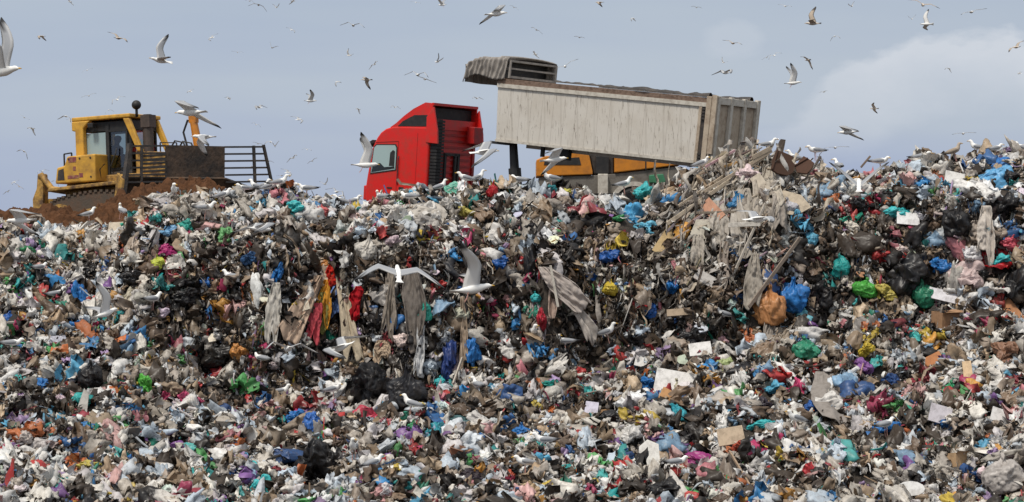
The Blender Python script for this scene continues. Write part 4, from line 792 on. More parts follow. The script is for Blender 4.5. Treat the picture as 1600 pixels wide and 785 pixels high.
def gull_stand(head=0., low=False, brown=False):
    V, T, C = [], [], []; body = (.40, .33, .26) if brown else GW; back = (.30, .24, .18) if brown else GG
    def bc(x, y, z, s):
        if x < -.22: return GB
        if x > .222: return GY
        if .185 < x < .202 and abs(s) < .45: return GB
        if x < .06 and s > -.15: return back
        return body
    k = .0 if not low else -.05
    ring(V, T, C, [(-.33, 0, .215, .012, .008, 0), (-.27, 0, .222, .03, .02, 0), (-.19, 0, .232, .055, .04, 0), (-.10, 0, .245, .078, .062, .1), (-.01, 0, .255, .085, .075, .25), (.07, 0, .275, .072, .072, .6), (.115, 0, .315 + k * .4, .048, .055, .95), (.135, 0, .355 + k * .8, .038, .045, .9), (.155, 0, .395 + k, .038, .042, .5), (.182, 0, .405 + k, .035, .036, .15), (.208, 0, .402 + k, .022, .022, .0), (.235, 0, .396 + k, .010, .012, 0), (.268, 0, .386 + k, .004, .006, 0)], 10, bc)
    if head:
        for i, (x, y, z) in enumerate(V):
            if x > .12:
                t = min(1, (x - .12) / .03); a = R(head) * t; cx = .14; V[i] = (cx + (x - cx) * math.cos(a) - y * math.sin(a), (x - cx) * math.sin(a) + y * math.cos(a), z)
    for sd in (-1, 1):      # folded wing
        base = len(V); st = [(.07, .060, .275, .012, .03), (.0, .078, .272, .014, .05), (-.10, .072, .26, .014, .052), (-.20, .048, .245, .010, .036), (-.30, .022, .236, .006, .018), (-.38, .008, .232, .002, .006)]
        for (x, y, z, ry, rz) in st:
            for q in range(6):
                a = 2 * math.pi * q / 6; V.append((x, sd * (y + ry * math.cos(a)), z + rz * math.sin(a))); C.append(GB if x < -.24 else ((.66, .65, .63) if x < -.16 and math.sin(a) < -.5 and not brown else back))
        for i in range(len(st) - 1):
            for q in range(6): T.append((base + i * 6 + q, base + i * 6 + (q + 1) % 6, base + i * 6 + 6 + (q + 1) % 6, base + i * 6 + 6 + q))
        base = len(V)
        for (x, z, r_) in ((-.02, .21, .016), (0, .13, .007), (-.01, .10, .008), (.0, -.03, .006)):
            for q in range(5): V.append((x + r_ * math.cos(q * 1.257), sd * .032 + r_ * math.sin(q * 1.257), z)); C.append(GP if z < .15 else body)
        for i in range(3):
            for q in range(5): T.append((base + i * 5 + q, base + i * 5 + (q + 1) % 5, base + i * 5 + 5 + (q + 1) % 5, base + i * 5 + 5 + q))
        base = len(V); V += [(-.01, sd * .032, .008), (.065, sd * .032 - .025, .002), (.065, sd * .032 + .025, .002), (-.01, sd * .032, -.002)]; C += [GP] * 4; T += [(base, base + 1, base + 2, base + 2), (base + 3, base + 2, base + 1, base + 1)]
    return finish_gull('seagull', V, T, C)
FL = {'up': gull_fly(52, 30, legs=True), 'glide': gull_fly(14, -6), 'flat': gull_fly(4, -10, sweep=.4), 'down': gull_fly(-18, -48), 'vee': gull_fly(38, 46), 'arch': gull_fly(24, -34, sweep=.3), 'bglide': gull_fly(16, -8, True), 'bdown': gull_fly(-6, -42, True), 'bup': gull_fly(46, 28, True), 'high': gull_fly(72, 62, legs=True), 'droop': gull_fly(22, -40, sweep=.5)}
SG = [gull_stand(), gull_stand(60), gull_stand(-50, True), gull_stand(150), gull_stand(0, True), gull_stand(0, False, True)]
def fly(px, py, D, pose, yaw, pitch=0, roll=0, label='', group=None, name='seagull'):
    o = link('seagull', FL[pose], None); o.location = ray(px, py, D)
    o.rotation_euler = (Matrix.Rotation(R(yaw), 3, 'Z') @ Matrix.Rotation(R(-pitch), 3, 'Y') @ Matrix.Rotation(R(roll), 3, 'X')).to_euler(); return tag(o, label, 'seagull', group)
FLY = [  # px, py, distance, pose, yaw (0 right, 180 left, -90 towards us), pitch, roll, label
 (2, 112, 30, 'high', -25, 4, 10, 'big white gull at the left edge with one long wing raised'), (251, 95, 62, 'vee', 200, 10, -38, 'banking gull with black wing tips above the bulldozer exhaust'),
 (298, 176, 44, 'droop', 168, -2, 14, 'gull gliding just above the yellow lift cylinder'), (318, 214, 60, 'down', 190, 0, 10, 'gull passing in front of the yellow lift cylinder'),
 (775, 22, 62, 'arch', 20, 6, -10, 'large pale gull at the top edge left of centre'), (757, 238, 50, 'droop', 10, 4, 18, 'gull gliding between the red cab and the tipper body'), (866, 250, 52, 'arch', 5, 6, -20, 'white gull in front of the orange machine'),
 (571, 258, 52, 'high', 5, 0, -8, 'gull with raised brown wings in front of the cab window'), (738, 452, 33, 'up', 6, 8, -22, 'large white gull flying right in front of the cliff'), (622, 428, 38, 'flat', 98, 26, 6, 'grey-winged gull seen with wings outstretched above the hanging grey rags'),
 (450, 545, 50, 'droop', 110, -8, 4, 'gull flying away low over the black bags, left of its companion'), (533, 543, 46, 'droop', 150, -20, -20, 'gull flying away low over the black bags, right of its companion'), (165, 490, 48, 'vee', 35, 18, -30, 'gull landing on the left slope with a wing raised'),
 (1342, 290, 44, 'vee', 82, 24, 0, 'gull landing on the right crest with both wings spread in a V'), (32, 345, 48, 'droop', 195, -4, 20, 'gull landing at the left edge beside the brown soil'), (405, 358, 50, 'droop', 30, -6, 0, 'gull swooping low over the crest right of the bulldozer'), (1183, 343, 46, 'glide', 25, 2, 10, 'gull gliding across the tipped load'),
 (883, 104, 112, 'glide', 85, 6, -24, 'dark-winged gull tilting beside the raised tarpaulin'), (653, 117, 118, 'arch', 75, 4, 6, 'upper gull of the overlapping pair left of the tarpaulin'), (664, 124, 150, 'flat', 110, 0, 18, 'lower gull of the overlapping pair left of the tarpaulin'),
 (573, 125, 130, 'bdown', 170, 0, 24, 'brown young gull above the red cab'), (485, 158, 115, 'up', 15, 0, -6, 'gull rising with wing lifted, left of the red cab'), (552, 40, 120, 'arch', 85, 0, 6, 'dark gull with arched wings near the top left of centre'),
 (1270, 37, 90, 'bup', 170, 0, -30, 'tan gull banking near the top right'), (1239, 130, 84, 'high', 8, 4, -6, 'white gull with one wing upright over the tipper tail'), (1262, 94, 150, 'bdown', 120, 0, 38, 'brown speckled gull above the upright-winged white gull'), (1325, 207, 70, 'droop', 165, -4, 10, 'gull skimming low over the right crest'),
 (1442, 8, 100, 'bglide', 85, 14, 16, 'brown-winged gull cut by the top edge on the right'), (1448, 38, 112, 'vee', 175, 0, 60, 'white gull diving beside the brown-winged gull'), (1518, 19, 120, 'flat', 100, 0, -14, 'slender gull gliding near the top right corner'),
 (1133, 114, 112, 'arch', 40, 0, 0, 'white gull above the rear of the tipper body'), (1145, 68, 150, 'bglide', 60, 0, 14, 'small dark gull in front of the little cloud puff'), (1366, 170, 170, 'bglide', 160, 0, 30, 'small tan gull above the right crest'),
 (683, 97, 190, 'high', 60, 0, 40, 'small diving gull between cab roof and tarpaulin'), (691, 8, 150, 'up', 150, 0, 0, 'gull at the top edge above the red cab'), (185, 60, 120, 'bglide', 60, 0, 24, 'brown-winged gull above the bulldozer cab'), (65, 57, 170, 'bdown', 170, 0, 0, 'small brown gull with drooping wings in the upper left'),
 (404, 8, 150, 'bdown', 100, 0, 16, 'brown gull at the top edge left of centre'), (937, 4, 170, 'bdown', 170, 0, 0, 'small brown-tipped gull at the top edge over the tipper'), (526, 300, 140, 'arch', 70, 0, 20, 'gull flapping just above the crest left of the red cab'), (1588, 74, 130, 'bglide', 120, 0, -30, 'brown gull at the right edge'), (1505, 209, 140, 'flat', 90, 0, -4, 'slender white gull over the far right crest'), (1305, 231, 130, 'flat', 95, 0, -4, 'flat-winged white gull just above the crest right of the tailgate')]
for q in FLY: fly(*q[:7], q[7])
SMALL = [(109, 3, 16), (136, 110, 14), (331, 59, 24), (371, 82, 18), (297, 143, 16), (139, 150, 24), (183, 156, 28), (103, 182, 30), (112, 190, 18), (170, 172, 16), (38, 184, 16), (50, 201, 26), (357, 154, 12), (38, 237, 28), (390, 2, 14), (458, 2, 20), (432, 12, 6), (456, 47, 18), (425, 75, 20), (545, 87, 22), (585, 101, 24), (527, 128, 20), (405, 168, 30), (467, 187, 28), (560, 171, 12), (617, 168, 20), (650, 4, 8), (745, 154, 22),
 (989, 29, 12), (1088, 12, 12), (838, 47, 22), (905, 59, 14), (836, 85, 20), (1227, 10, 24), (1331, 10, 12), (1304, 57, 22), (1210, 87, 26), (1287, 144, 16), (1482, 107, 18), (1593, 115, 8), (423, 222, 24), (430, 228, 20), (480, 234, 14), (458, 247, 26), (488, 252, 18), (450, 270, 26), (440, 275, 16), (508, 288, 22), (125, 226, 16), (66, 268, 22), (88, 284, 18), (22, 285, 16), (12, 300, 12), (30, 292, 12), (297, 190, 14), (400, 195, 18), (403, 225, 14), (395, 262, 14), (420, 252, 14), (803, 12, 10), (533, 306, 26), (560, 310, 12), (1198, 90, 12), (1130, 98, 10), (1425, 30, 8), (340, 245, 0)]
def area(px, py):
    v = 'high' if py < 70 else 'low' if py > 150 else 'midway up'
    if px < 130: a = 'left of the bulldozer'
    elif px < 260: a = 'over the bulldozer'
    elif px < 400: a = 'over the bulldozer blade'
    elif px < 560: a = 'between bulldozer and red cab'
    elif px < 720: a = 'over the red cab'
    elif px < 880: a = 'over the tarpaulin'
    elif px < 1100: a = 'over the tipper body'
    elif px < 1250: a = 'over the tailgate'
    else: a = 'in front of the cloud bank'
    return v, a
cells = {}
for (a, b, s) in SMALL:
    if s: cells.setdefault(area(a, b), []).append((a, b, s))
ORD = ['leftmost', 'second from left', 'third from left', 'fourth from left', 'fifth from left', 'sixth from left', 'seventh from left', 'eighth from left', 'ninth from left', 'tenth from left', 'eleventh from left', 'twelfth from left', 'thirteenth from left', 'fourteenth from left', 'fifteenth from left', 'sixteenth from left']
for (v, a), lst in cells.items():
    lst.sort()
    for i, (x, y, s) in enumerate(lst):
        pose = random.choice(['glide', 'flat', 'arch', 'vee', 'glide', 'bglide', 'down', 'arch']); D = min(300, max(90, F * 1.45 / s))
        lab = f'small gull {v} {a}' + (f', {ORD[i]} of {len(lst)} there' if len(lst) > 1 else ', alone there')
        yaw = random.choice([80, 95, 70, 110, -80, -100, 60, 120, 40, 150]); fly(x, y, D, pose, yaw, random.uniform(-5, 12), random.choice([-1, 1]) * random.uniform(0, 34), lab, 'distant gulls in the sky')
# gulls on foot: px, py of the feet, height px, yaw, mesh
STAND = [
 (1200, 222, 0, 5, 0, 'gull perched beside the top of the tailgate'), (1274, 247, 0, 200, 4, 'gull at the left end of the right crest next to the jagged panels'), (1310, 250, 0, 100, 1, 'gull half hidden on the crest behind the V-winged gull'), (1375, 252, 0, 10, 2, 'pale gull on the crest right of the short dark stick'), (1494, 244, 0, 0, 5, 'darker gull on the right crest beside the white panel'),
 (1556, 240, 0, 20, 2, 'gull on the crest above the light blue sheet'), (1594, 236, 0, 180, 4, 'gull at the right end of the crest'), (1100, 268, 0, 10, 2, 'gull crouching under the tail of the tipper body'), (976, 300, 0, 30, 0, 'gull in front of the wheel arch of the orange machine'), (750, 284, 0, 20, 0, 'gull on the crest between red cab and hydraulic ram'),
 (690, 300, 0, 10, 0, 'gull facing right on the crest under the cab rear'), (598, 310, 0, 150, 3, 'gull with raised head in front of the cab door'), (640, 322, 0, 180, 2, 'white gull crouching below the cab sill'), (462, 303, 0, -80, 1, 'upright white gull alone on the dip of the crest'), (424, 300, 0, 10, 4, 'gull on the crest beside the right end of the blade'),
 (398, 302, 0, 170, 0, 'gull on the crest below the bar rack of the blade'), (352, 315, 0, 10, 4, 'gull on the crest before the soil mound, right one'), (273, 318, 0, -85, 1, 'gull facing us in front of the soil mound'), (188, 342, 0, 120, 3, 'gull on the left crest under the tracks'), (362, 456, 0, 160, 0, 'white gull standing on the upper left cliff'),
 (238, 492, 0, 30, 0, 'gull standing left of the black torn bag'), (88, 482, 0, 20, 0, 'slim gull standing left of the upright blue bag'), (62, 440, 0, 60, 4, 'gull on the far left slope'), (408, 584, 0, 170, 2, 'gull below the cliff left of the two low flying gulls'), (18, 562, 0, 0, 4, 'gull on the slope by the left edge, under the green bag'),
 (522, 632, 0, 5, 2, 'gull walking on the shelf below the black hollow'), (640, 656, 0, 180, 0, 'gull on foot in front of the two black bin bags'), (745, 626, 0, 110, 1, 'small upright gull right of the black bin bags'), (834, 545, 0, -70, 1, 'gull facing us at the foot of the cliff'), (952, 545, 0, 10, 0, 'gull on the shelf under the cliff, right of the one facing us'), (884, 558, 0, 180, 3, 'gull between the two gulls on the shelf under the cliff'),
 (851, 716, 0, 190, 0, 'gull standing in the lower middle'), (820, 750, 0, 175, 4, 'gull near the lower edge left of the black bags'), (553, 726, 0, -80, 1, 'small gull facing us right of the very large black bin bag'), (588, 748, 0, 20, 4, 'gull with its neck stretched near the lower edge'), (1058, 748, 0, 5, 4, 'gull crouching below the tall white board'),
 (1385, 690, 0, 15, 4, 'gull on the lower right slope below the blue bag'), (1240, 680, 0, 190, 4, 'gull left of the grey wrinkled sheet, on the slope'), (440, 636, 0, 10, 0, 'gull left of the walking gull on the shelf'), (1128, 520, 0, 180, 4, 'gull on the shelf under the tipped load'), (320, 352, 0, 0, 0, 'gull standing below the soil mound'), (1440, 262, 0, 0, 4, 'gull lying low in the middle of the right crest'), (530, 326, 0, 180, 4, 'gull left of the cab, lowest on the crest'), (812, 294, 0, 170, 4, 'gull under the tipper body beside the ram'),  (300, 316, 0, 30, 2, 'crouching gull on the crest between the gull facing us and the one below the blade'),  (555, 320, 0, 20, 2, 'gull at the foot of the cab front'), (1240, 250, 0, 160, 0, 'gull between tailgate and the jagged panels'),    (1525, 244, 0, 175, 0, 'gull between the darker gull and the crest end gulls'), (725, 300, 0, 190, 4, 'low gull between the cab rear and the crimson bag'),
 (382, 308, 0, 200, 4, 'low gull under the left part of the bar rack'), (414, 300, 0, -60, 1, 'gull turned towards us under the right end of the blade'), (438, 302, 0, 15, 0, 'gull just left of the upright white gull on the crest dip'), (480, 312, 0, 190, 4, 'gull on the dip of the crest left of the coral red bag'), (860, 302, 0, 200, 4, 'gull on the crest left of the round tan bag'),
 (140, 348, 0, 20, 0, 'gull on the crest under the bulldozer tank'), (655, 640, 0, 0, 99, '')]
for (a, b, _, yaw, k, lab) in STAND:
    if k == 99: continue
    crest = np.interp(a, _cx, _cy)
    v = surf(a, max(b, crest - 22)); o = link('seagull', SG[k], None)
    D = v.y - .25; zt = CZ + (392.5 - b) / F * D
    z = max(v.z + .12, min(zt, v.z + .34)) - (random.uniform(0, .22) if b < 330 else 0); o.location = ((a - 800) / F * D, D, z); o.rotation_euler = (0, 0, R(yaw)); o.scale = (random.uniform(.9, 1.05),) * 3; o.rotation_euler = (R(random.uniform(-5, 5)), R(random.uniform(-12, 8)), R(yaw + random.uniform(-18, 18)))
    tag(o, lab, 'seagull')

# ---------------------------------------------------------------- dump truck
TH = 33.0
truck = tag(empty('dump_truck', (-1.944, 71.05, 5.67), R(180 - TH)), 'red articulated dump truck with dirty white tipper body raised, tipping on the heap crest', 'dump truck')
ct, st_ = math.cos(R(4)), math.sin(R(4))
def TC(p): return Vector((p.x * ct - (p.z - 1) * st_, p.y, 1 + p.x * st_ + (p.z - 1) * ct))
prof = [(0, .72), (2.28, .72), (2.32, 1.1), (2.27, 1.5), (2.13, 2.35), (2.06, 2.52), (1.97, 2.70), (1.84, 2.86), (1.66, 2.98), (1.42, 3.05), (1.1, 3.08), (0, 3.1)]
cab = MB(TC)
V0 = []; 
for (yy, sc_) in ((-1.25, 0), (-1.19, 1), (1.19, 1), (1.25, 0)): pass
def cabsection(y, shrink):
    return [((x - 1.1) * (1 - shrink) + 1.1 if z > 1.6 or True else x, y, z - shrink * (.6 if z > 2.6 else 0)) for x, z in prof]
secs = [(-1.25, .035), (-1.19, 0), (1.19, 0), (1.25, .035)]; npf = len(prof); vs = []
for y, s_ in secs: vs += cabsection(y, s_)
fs = [tuple(range(npf))[::-1], tuple(range(3 * npf, 4 * npf))] + [(k * npf + i, k * npf + (i + 1) % npf, (k + 1) * npf + (i + 1) % npf, (k + 1) * npf + i) for k in range(3) for i in range(npf)]
cab.add(vs, fs)
cabo = cab.build('cab', M_red, truck, bevel=.03)
# windscreen
ws = MB(TC); ws.add([(2.325, -1.05, 1.56), (2.325, 1.05, 1.56), (2.19, 1.02, 2.38), (2.19, -1.02, 2.38), (2.30, -1.05, 1.56), (2.30, 1.05, 1.56), (2.15, 1.02, 2.38), (2.15, -1.02, 2.38)], [(0, 1, 2, 3), (4, 7, 6, 5), (0, 4, 5, 1), (1, 5, 6, 2), (2, 6, 7, 3), (3, 7, 4, 0)]); ws.build('windscreen', M_glassd, cabo)
for sd in (1, -1):
    def Y(t): return sd * (1.25 + t)
    wpoly = [(2.10, 1.60), (2.02, 2.38), (1.93, 2.46), (1.24, 2.49), (1.18, 2.40), (1.18, 1.75)]
    cen = (1.66, 2.05)
    fr = MB(TC); fr.prism([(cen[0] + (x - cen[0]) * 1.07, cen[1] + (z - cen[1]) * 1.08) for x, z in wpoly], Y(.004), Y(.016)); sw = fr.build('side_window', M_black, cabo)
    gl = MB(TC); gl.prism(wpoly, Y(.017), Y(.024)); gl.build('pane', M_glass, sw)
    mm = MB(TC); mm.prism([(2.08, 1.62), (2.03, 1.86), (1.76, 1.92), (1.60, 1.80), (1.22, 1.84), (1.2, 1.78)], Y(.025), Y(.030)); mm.build('dashboard', M_glassd, sw); mm = MB(TC); mm.prism([(1.22, 1.85), (1.42, 1.85), (1.40, 2.25), (1.30, 2.34), (1.22, 2.30)], Y(.025), Y(.030)); mm.build('headrest', M_black, sw)
    ds = MB(TC)
    for a, b in (((1.12, .95), (1.12, 2.62)), ((1.12, 2.62), (1.98, 2.55))): ds.bar((a[0], Y(.001), a[1]), (b[0], Y(.001), b[1]), .018, .018)
    ds.build('door', M_reddull, cabo)
    hd = MB(TC); hd.box((1.28, Y(.0), 1.16), (1.46, Y(.02), 1.20)); hd.build('door_handle', M_black, cabo); hd = MB(TC); hd.box((.84, Y(0), 1.14), (1.02, Y(.012), 1.22)); hd.build('badge', M_black, cabo)
    mr = MB(TC); mr.box((2.25, Y(.05), 1.9), (2.33, Y(.27), 2.38)); mr.bar((2.15, Y(-.05), 2.3), (2.28, Y(.12), 2.3), .03); mr.bar((2.15, Y(-.05), 1.95), (2.28, Y(.12), 1.95), .03)
    if sd < 0: mr.build('mirror', M_black, cabo, bevel=.02)
for yy in (-.8, 0, .8):
    lm = MB(TC); lm.box((1.86, yy - .05, 2.79), (1.96, yy + .05, 2.85)); lm.build('marker_lamp', M_orange, cabo)
sr = MB(TC); sr.box((.5, 1.251, .78), (1.05, 1.262, .98)); sr.build('side_vent', M_black, cabo)
gr = MB(TC); gr.tube([(1.08, 1.26, 1.3), (1.07, 1.30, 1.36), (1.07, 1.30, 2.1), (1.08, 1.26, 2.16)], .015, 6); gr.build('grab_rail', M_black, cabo)
se_ = MB(TC); se_.bar((.42, 1.2515, .8), (.42, 1.2515, 2.9), .012, .012); se_.build('panel_seam', M_reddull, cabo)
vz = MB(TC); vz.prism([(2.12, 2.52), (2.42, 2.40), (2.40, 2.48), (2.16, 2.62)], -1.2, 1.2); vz.build('sun_visor', M_black, cabo)
st2 = MB(TC); st2.box((2.28, -1.2, .75), (2.40, 1.2, 1.2)); st2.build('bumper', M_red, cabo, bevel=.03)
# roof air deflector, hollow at the back
sp = MB(TC)
for sd in (1, -1):
    sp.prism([(1.50, 3.03), (1.28, 3.17), (1.0, 3.40), (.66, 3.63), (.22, 3.84), (-.05, 3.82), (-.06, 3.06)], sd * 1.16, sd * 1.22)
_sl = [(1.50, 3.03), (1.28, 3.17), (1.0, 3.40), (.66, 3.63), (.22, 3.84), (-.08, 3.80)]; sp.add([(x, y, z) for x, z in _sl for y in (-1.16, 1.16)], [(2 * k, 2 * k + 1, 2 * k + 3, 2 * k + 2) for k in range(5)])
sp.bar((-.05, -1.2, 3.80), (-.05, 1.2, 3.80), .08, .08)
spo = sp.build('roof_deflector', M_red, cabo)
lp = MB(TC); lp.box((-.05, -1.15, 3.05), (.0, 1.15, 3.36)); lp.build('lower_lip', M_red, spo)
ins = MB(TC); ins.prism([(1.30, 3.13), (.95, 3.13), (.12, 3.13), (.12, 3.70), (.30, 3.72), (.60, 3.56), (1.1, 3.17)], -1.15, 1.15); ins.build('deflector_shade_fill', M_black, spo)  # black block standing in for the shade inside the hollow deflector
for sd in (1, -1):
    tr = MB(TC); tr.prism([(1.20, 3.08), (1.02, 3.24), (.60, 3.44), (.10, 3.46), (.14, 3.12)], sd * 1.222, sd * 1.235); tr.build('side_trim', M_black, spo)
for sd in (1, -1):
    fp = MB(TC); fp.prism([(.10, 2.62), (.12, 3.40), (-.12, 3.72), (-.30, 3.0), (-.34, 2.60)], sd * 1.19, sd * 1.27); fp.build('side_fairing', M_red, cabo, bevel=.015)
fp = MB(TC); fp.box((-.32, -1.22, 2.66), (-.02, -.72, 3.2)); fp.build('corner_fairing', M_reddull, cabo, bevel=.03)
# rear wall of the cab
rw = MB(TC)
for k in range(9): rw.box((-.035, -1.0, 1.35 + k * .19), (0, .9, 1.42 + k * .19))
rw.box((-.05, -1.22, .75), (0, -1.10, 2.9)); rw.build('rear_panel_ribs', M_reddull, cabo)
rf = MB(TC)
for y0 in (.42, -.12, -.30): rf.box((-.09, y0 - .05, .8), (-.037, y0 + .05, 2.32))
rf.box((-.09, -.36, 2.26), (-.037, .48, 2.34)); rf.build('rear_frame', M_black, cabo)
sn = MB(TC)
for k in range(26): sn.box((-.26, .80, .75 + k * .10), (-.02, 1.17, .82 + k * .10))
sn.box((-.20, .84, .75), (-.02, 1.13, 3.35)); sn.build('air_intake', M_black, cabo)
# chassis and wheels
ch = MB(); 
for yy in (-.42, .36): ch.box((-9.6, yy, .80), (1.9, yy + .08, 1.02))
for xx in (-9.4, -7.5, -5.5, -3.5, -1.6): ch.box((xx, -.34, .84), (xx + .12, .36, .98))
ch.box((-2.4, -1.15, .95), (-1.2, 1.15, 1.02)); ch.build('chassis', M_dark, truck)
def wheel(parent, x, y, r=.5, wd=.3, z=None, m=M_tyre):
    z = r if z is None else z
    t = MB(); t.tube([(x, y - wd / 2, z), (x, y - wd / 2 + .04, z), (x, y + wd / 2 - .04, z), (x, y + wd / 2, z)], [r * .9, r, r, r * .9], 24); o = t.build('wheel', m, parent)
    h = MB(); h.tube([(x, y - wd / 2 - .02, z), (x, y + wd / 2 + .02, z)], r * .55, 16); h.build('rim', M_dark, o)
for x in (1.4, -1.7, -6.6, -7.75, -8.9):
    for y in (-1.05, 1.05): wheel(truck, x, y)
# tipper body, hinged at the tail
ANG = R(6.7); ca, sa = math.cos(ANG), math.sin(ANG)
def TB(p): return Vector((-9.66 + p.x * ca - p.z * sa, p.y, 1.76 + p.x * sa + p.z * ca))
LB, HB, WB = 7.15, 1.93, 1.28
bd = MB(TB)
bd.box((.02, -WB, 0), (LB, WB, .08))
for sd in (1, -1): bd.prism([(.02, .081), (LB - .02, .081), (LB + .10, HB - .25), (.02, HB - .25)], sd * (WB - .05), sd * WB)
bd.prism([(LB - .04, .082), (LB + .02, .082), (LB + .12, HB - .25), (LB + .06, HB - .25)], -WB + .051, WB - .051)
bd.box((.1, -.5, -.12), (LB - .6, -.38, -.002)); bd.box((.1, .38, -.12), (LB - .6, .5, -.002))
for k in range(17):
    for sd in (1, -1): bd.prism([(.62 + k * .385, .10), (.66 + k * .385, .10), (.66 + k * .385, HB - .34), (.62 + k * .385, HB - .34)], sd * (WB + .0005), sd * (WB + .006))
body = bd.build('dump_body', M_trailer, truck, bevel=.01)
rl = MB(TB)
for sd in (1, -1): rl.box((.02, sd * (WB - .07), HB - .248), (LB + .12, sd * (WB + .03), HB - .06))
rl.box((LB + .06, -WB + .08, HB - .248), (LB + .13, WB - .08, HB - .02)); rl.build('top_rail', M_rust, body, bevel=.01)
for sd in (1, -1):
    stp = MB(TB); stp.box((.1, sd * (WB + .002), HB - .32), (LB + .1, sd * (WB + .05), HB - .205)); stp.box((.1, sd * (WB + .007), .0), (LB, sd * (WB + .03), .075))
    stp.build('rail_strip', M_strip, body)
# rolled cover lying lumpy along the top rail
def roll(side):
    def f(a, b):
        x = .1 + (LB - 2.0) * a; th = b * math.pi; r_ = .055 + .03 * float(vn(np.array([x * 2.2, side, 0.]), 21)) + .02 * float(vn(np.array([x * 7, side, 0.]), 22))
        return (x, side * (WB - .02) + r_ * 1.3 * math.cos(th), HB - .022 + max(.01, r_) * math.sin(th) * 1.3)
    return f
rr_ = MB(TB); rr_.grid(roll(1), 70, 6); rr_.grid(roll(-1), 70, 6); rr_.build('cover_edge', M_dark, body, smooth=True)
# side: the closing seam near the tail and the corner post
for sd in (1, -1):
    cp = MB(TB)
    cp.box((.0, sd * (WB + .001), .05), (.16, sd * (WB + .09), HB - .02)); cp.box((.30, sd * (WB + .001), .02), (.40, sd * (WB + .05), HB - .33)); cp.box((-.16, sd * (WB - .02), .3), (-.001, sd * (WB + .07), HB + .02))
    cp.build('corner_post', M_tan, body, bevel=.012)
for sd in (1, -1):
    hg = MB(TB)
    for z in (.08, .16, .24, 1.25, 1.34, 1.43, 1.52): hg.box((.18, sd * (WB + .001), z), (.29, sd * (WB + .08), z + .05))
    hg.box((.17, sd * (WB + .001), .05), (.295, sd * (WB + .025), HB - .33))
    hg.build('hinge', M_dark, body)
tg = MB(TB); tg.box((-.06, -WB + .03, .02), (-.002, WB - .03, HB - .02)); tgo = tg.build('tailgate', M_tan, body)
rb = MB(TB)
for y in (-1.22, -.42, .40, 1.18): rb.box((-.17, y - .07, -.02), (-.062, y + .07, HB + .01))
rb.box((-.15, -1.149, HB - .22), (-.063, -.491, HB - .02)); rb.box((-.15, -.349, HB - .22), (-.063, .329, HB - .02)); rb.box((-.15, .471, HB - .22), (-.063, 1.109, HB - .02))
rb.box((-.15, -1.149, 0), (-.063, -.491, .18)); rb.box((-.15, -.349, 0), (-.063, .329, .18)); rb.box((-.15, .471, 0), (-.063, 1.109, .18))
rb.build('tailgate_frame', M_strip, tgo, bevel=.012)
# cab protector frame with open side
cf = MB(TB)
x0, x1, z1 = LB - .30, LB + .55, HB + .46
cf.box((x0, -WB - .02, z1), (x1, WB + .02, z1 + .06))
for sd in (1, -1):
    cf.bar((x0 + .03, sd * WB, HB - .02), (x0 + .03, sd * WB, z1), .06); cf.bar((x0, sd * (WB - .01), HB + .26), (x1, sd * (WB - .01), HB + .28), .03, .10)
cf.box((x0, -WB + .03, HB - .015), (x0 + .06, WB - .03, HB + .05)); cf.box((x0 + .01, -WB + .03, HB + .24), (x0 + .05, WB - .03, HB + .29)); cf.bar((x0 + .03, -WB + .05, HB - .02), (x0 + .03, -WB + .05, z1), .08); cfo = cf.build('cab_protector', M_tarp, body)
ci = MB(TB); ci.box((x0 + .35, -WB + .08, HB - .02), (x1 - .02, WB - .10, z1 - .02)); ci.build('protector_shade_fill', M_black, cfo)  # solid black box in place of the shaded space inside the frame
def tarp(a, b):      # a along the truck, b from near lower edge over the top to the far lower edge
    x = LB - .25 + 1.50 * a; W_ = WB + .06; h1 = z1 + .10 - .16 * a * a; dr = .62 + .06 * math.sin(a * 7) - .10 * a
    per = [(-1, -dr), (-1, 0), (1, 0), (1, -dr)]
    t = b * 3
    if t < 1: y, z = W_, h1 - dr * (1 - t)
    elif t < 2: y, z = W_ - (t - 1) * 2 * W_, h1 + .05 * math.sin((t - 1) * math.pi)
    else: y, z = -W_, h1 - dr * (t - 2)
    fold = .035 * math.sin(a * 62 + 1.8 * math.sin(b * 5) + 2 * float(vn(np.array([a * 6, b * 4, 0.]), 31))) + .03 * float(vn(np.array([a * 16, b * 9, 0.]), 32))
    if t < 1: y += fold + .04; z += fold * .2; x += .25 * (1 - t) * .35
    elif t < 2: z += fold
    else: y -= fold
    if a > .8: z -= (a - .8) ** 2 * 6 * (1 if 1 <= t <= 2 else .4)
    return (x, y, z)
tp = MB(TB); tp.grid(tarp, 110, 42)
def tfront(a, b):
    x, y, z = tarp(1, (1 + a) / 3); return (x + .02 * math.sin(a * 40), y, z - .42 * b)
tp.grid(tfront, 60, 8)
tpo = tp.build('tarpaulin', M_tarp, body, smooth=True)
sm = tpo.modifiers.new('t', 'SOLIDIFY'); sm.thickness = .02
# ram and small fittings under the body
rm = MB(); rm.tube([(-2.95, .75, .9), (-2.85, .75, 2.55)], [.16, .12], 14); rm.tube([(-2.97, .75, .9), (-2.9, .75, 1.8)], .19, 14); rm.build('hydraulic_ram', M_black, truck)
for a_, b_ in (((LB - 1.35, .6, -.32), (LB - 1.25, .7, -.002)), ((LB - 2.25, .55, -.34), (LB - 1.95, .75, -.002)), ((LB - .3, .7, -.08), (LB + .25, 1.2, -.002))):
    ft = MB(TB); ft.box(a_, b_); ft.build('underbody_bracket', M_black, body)

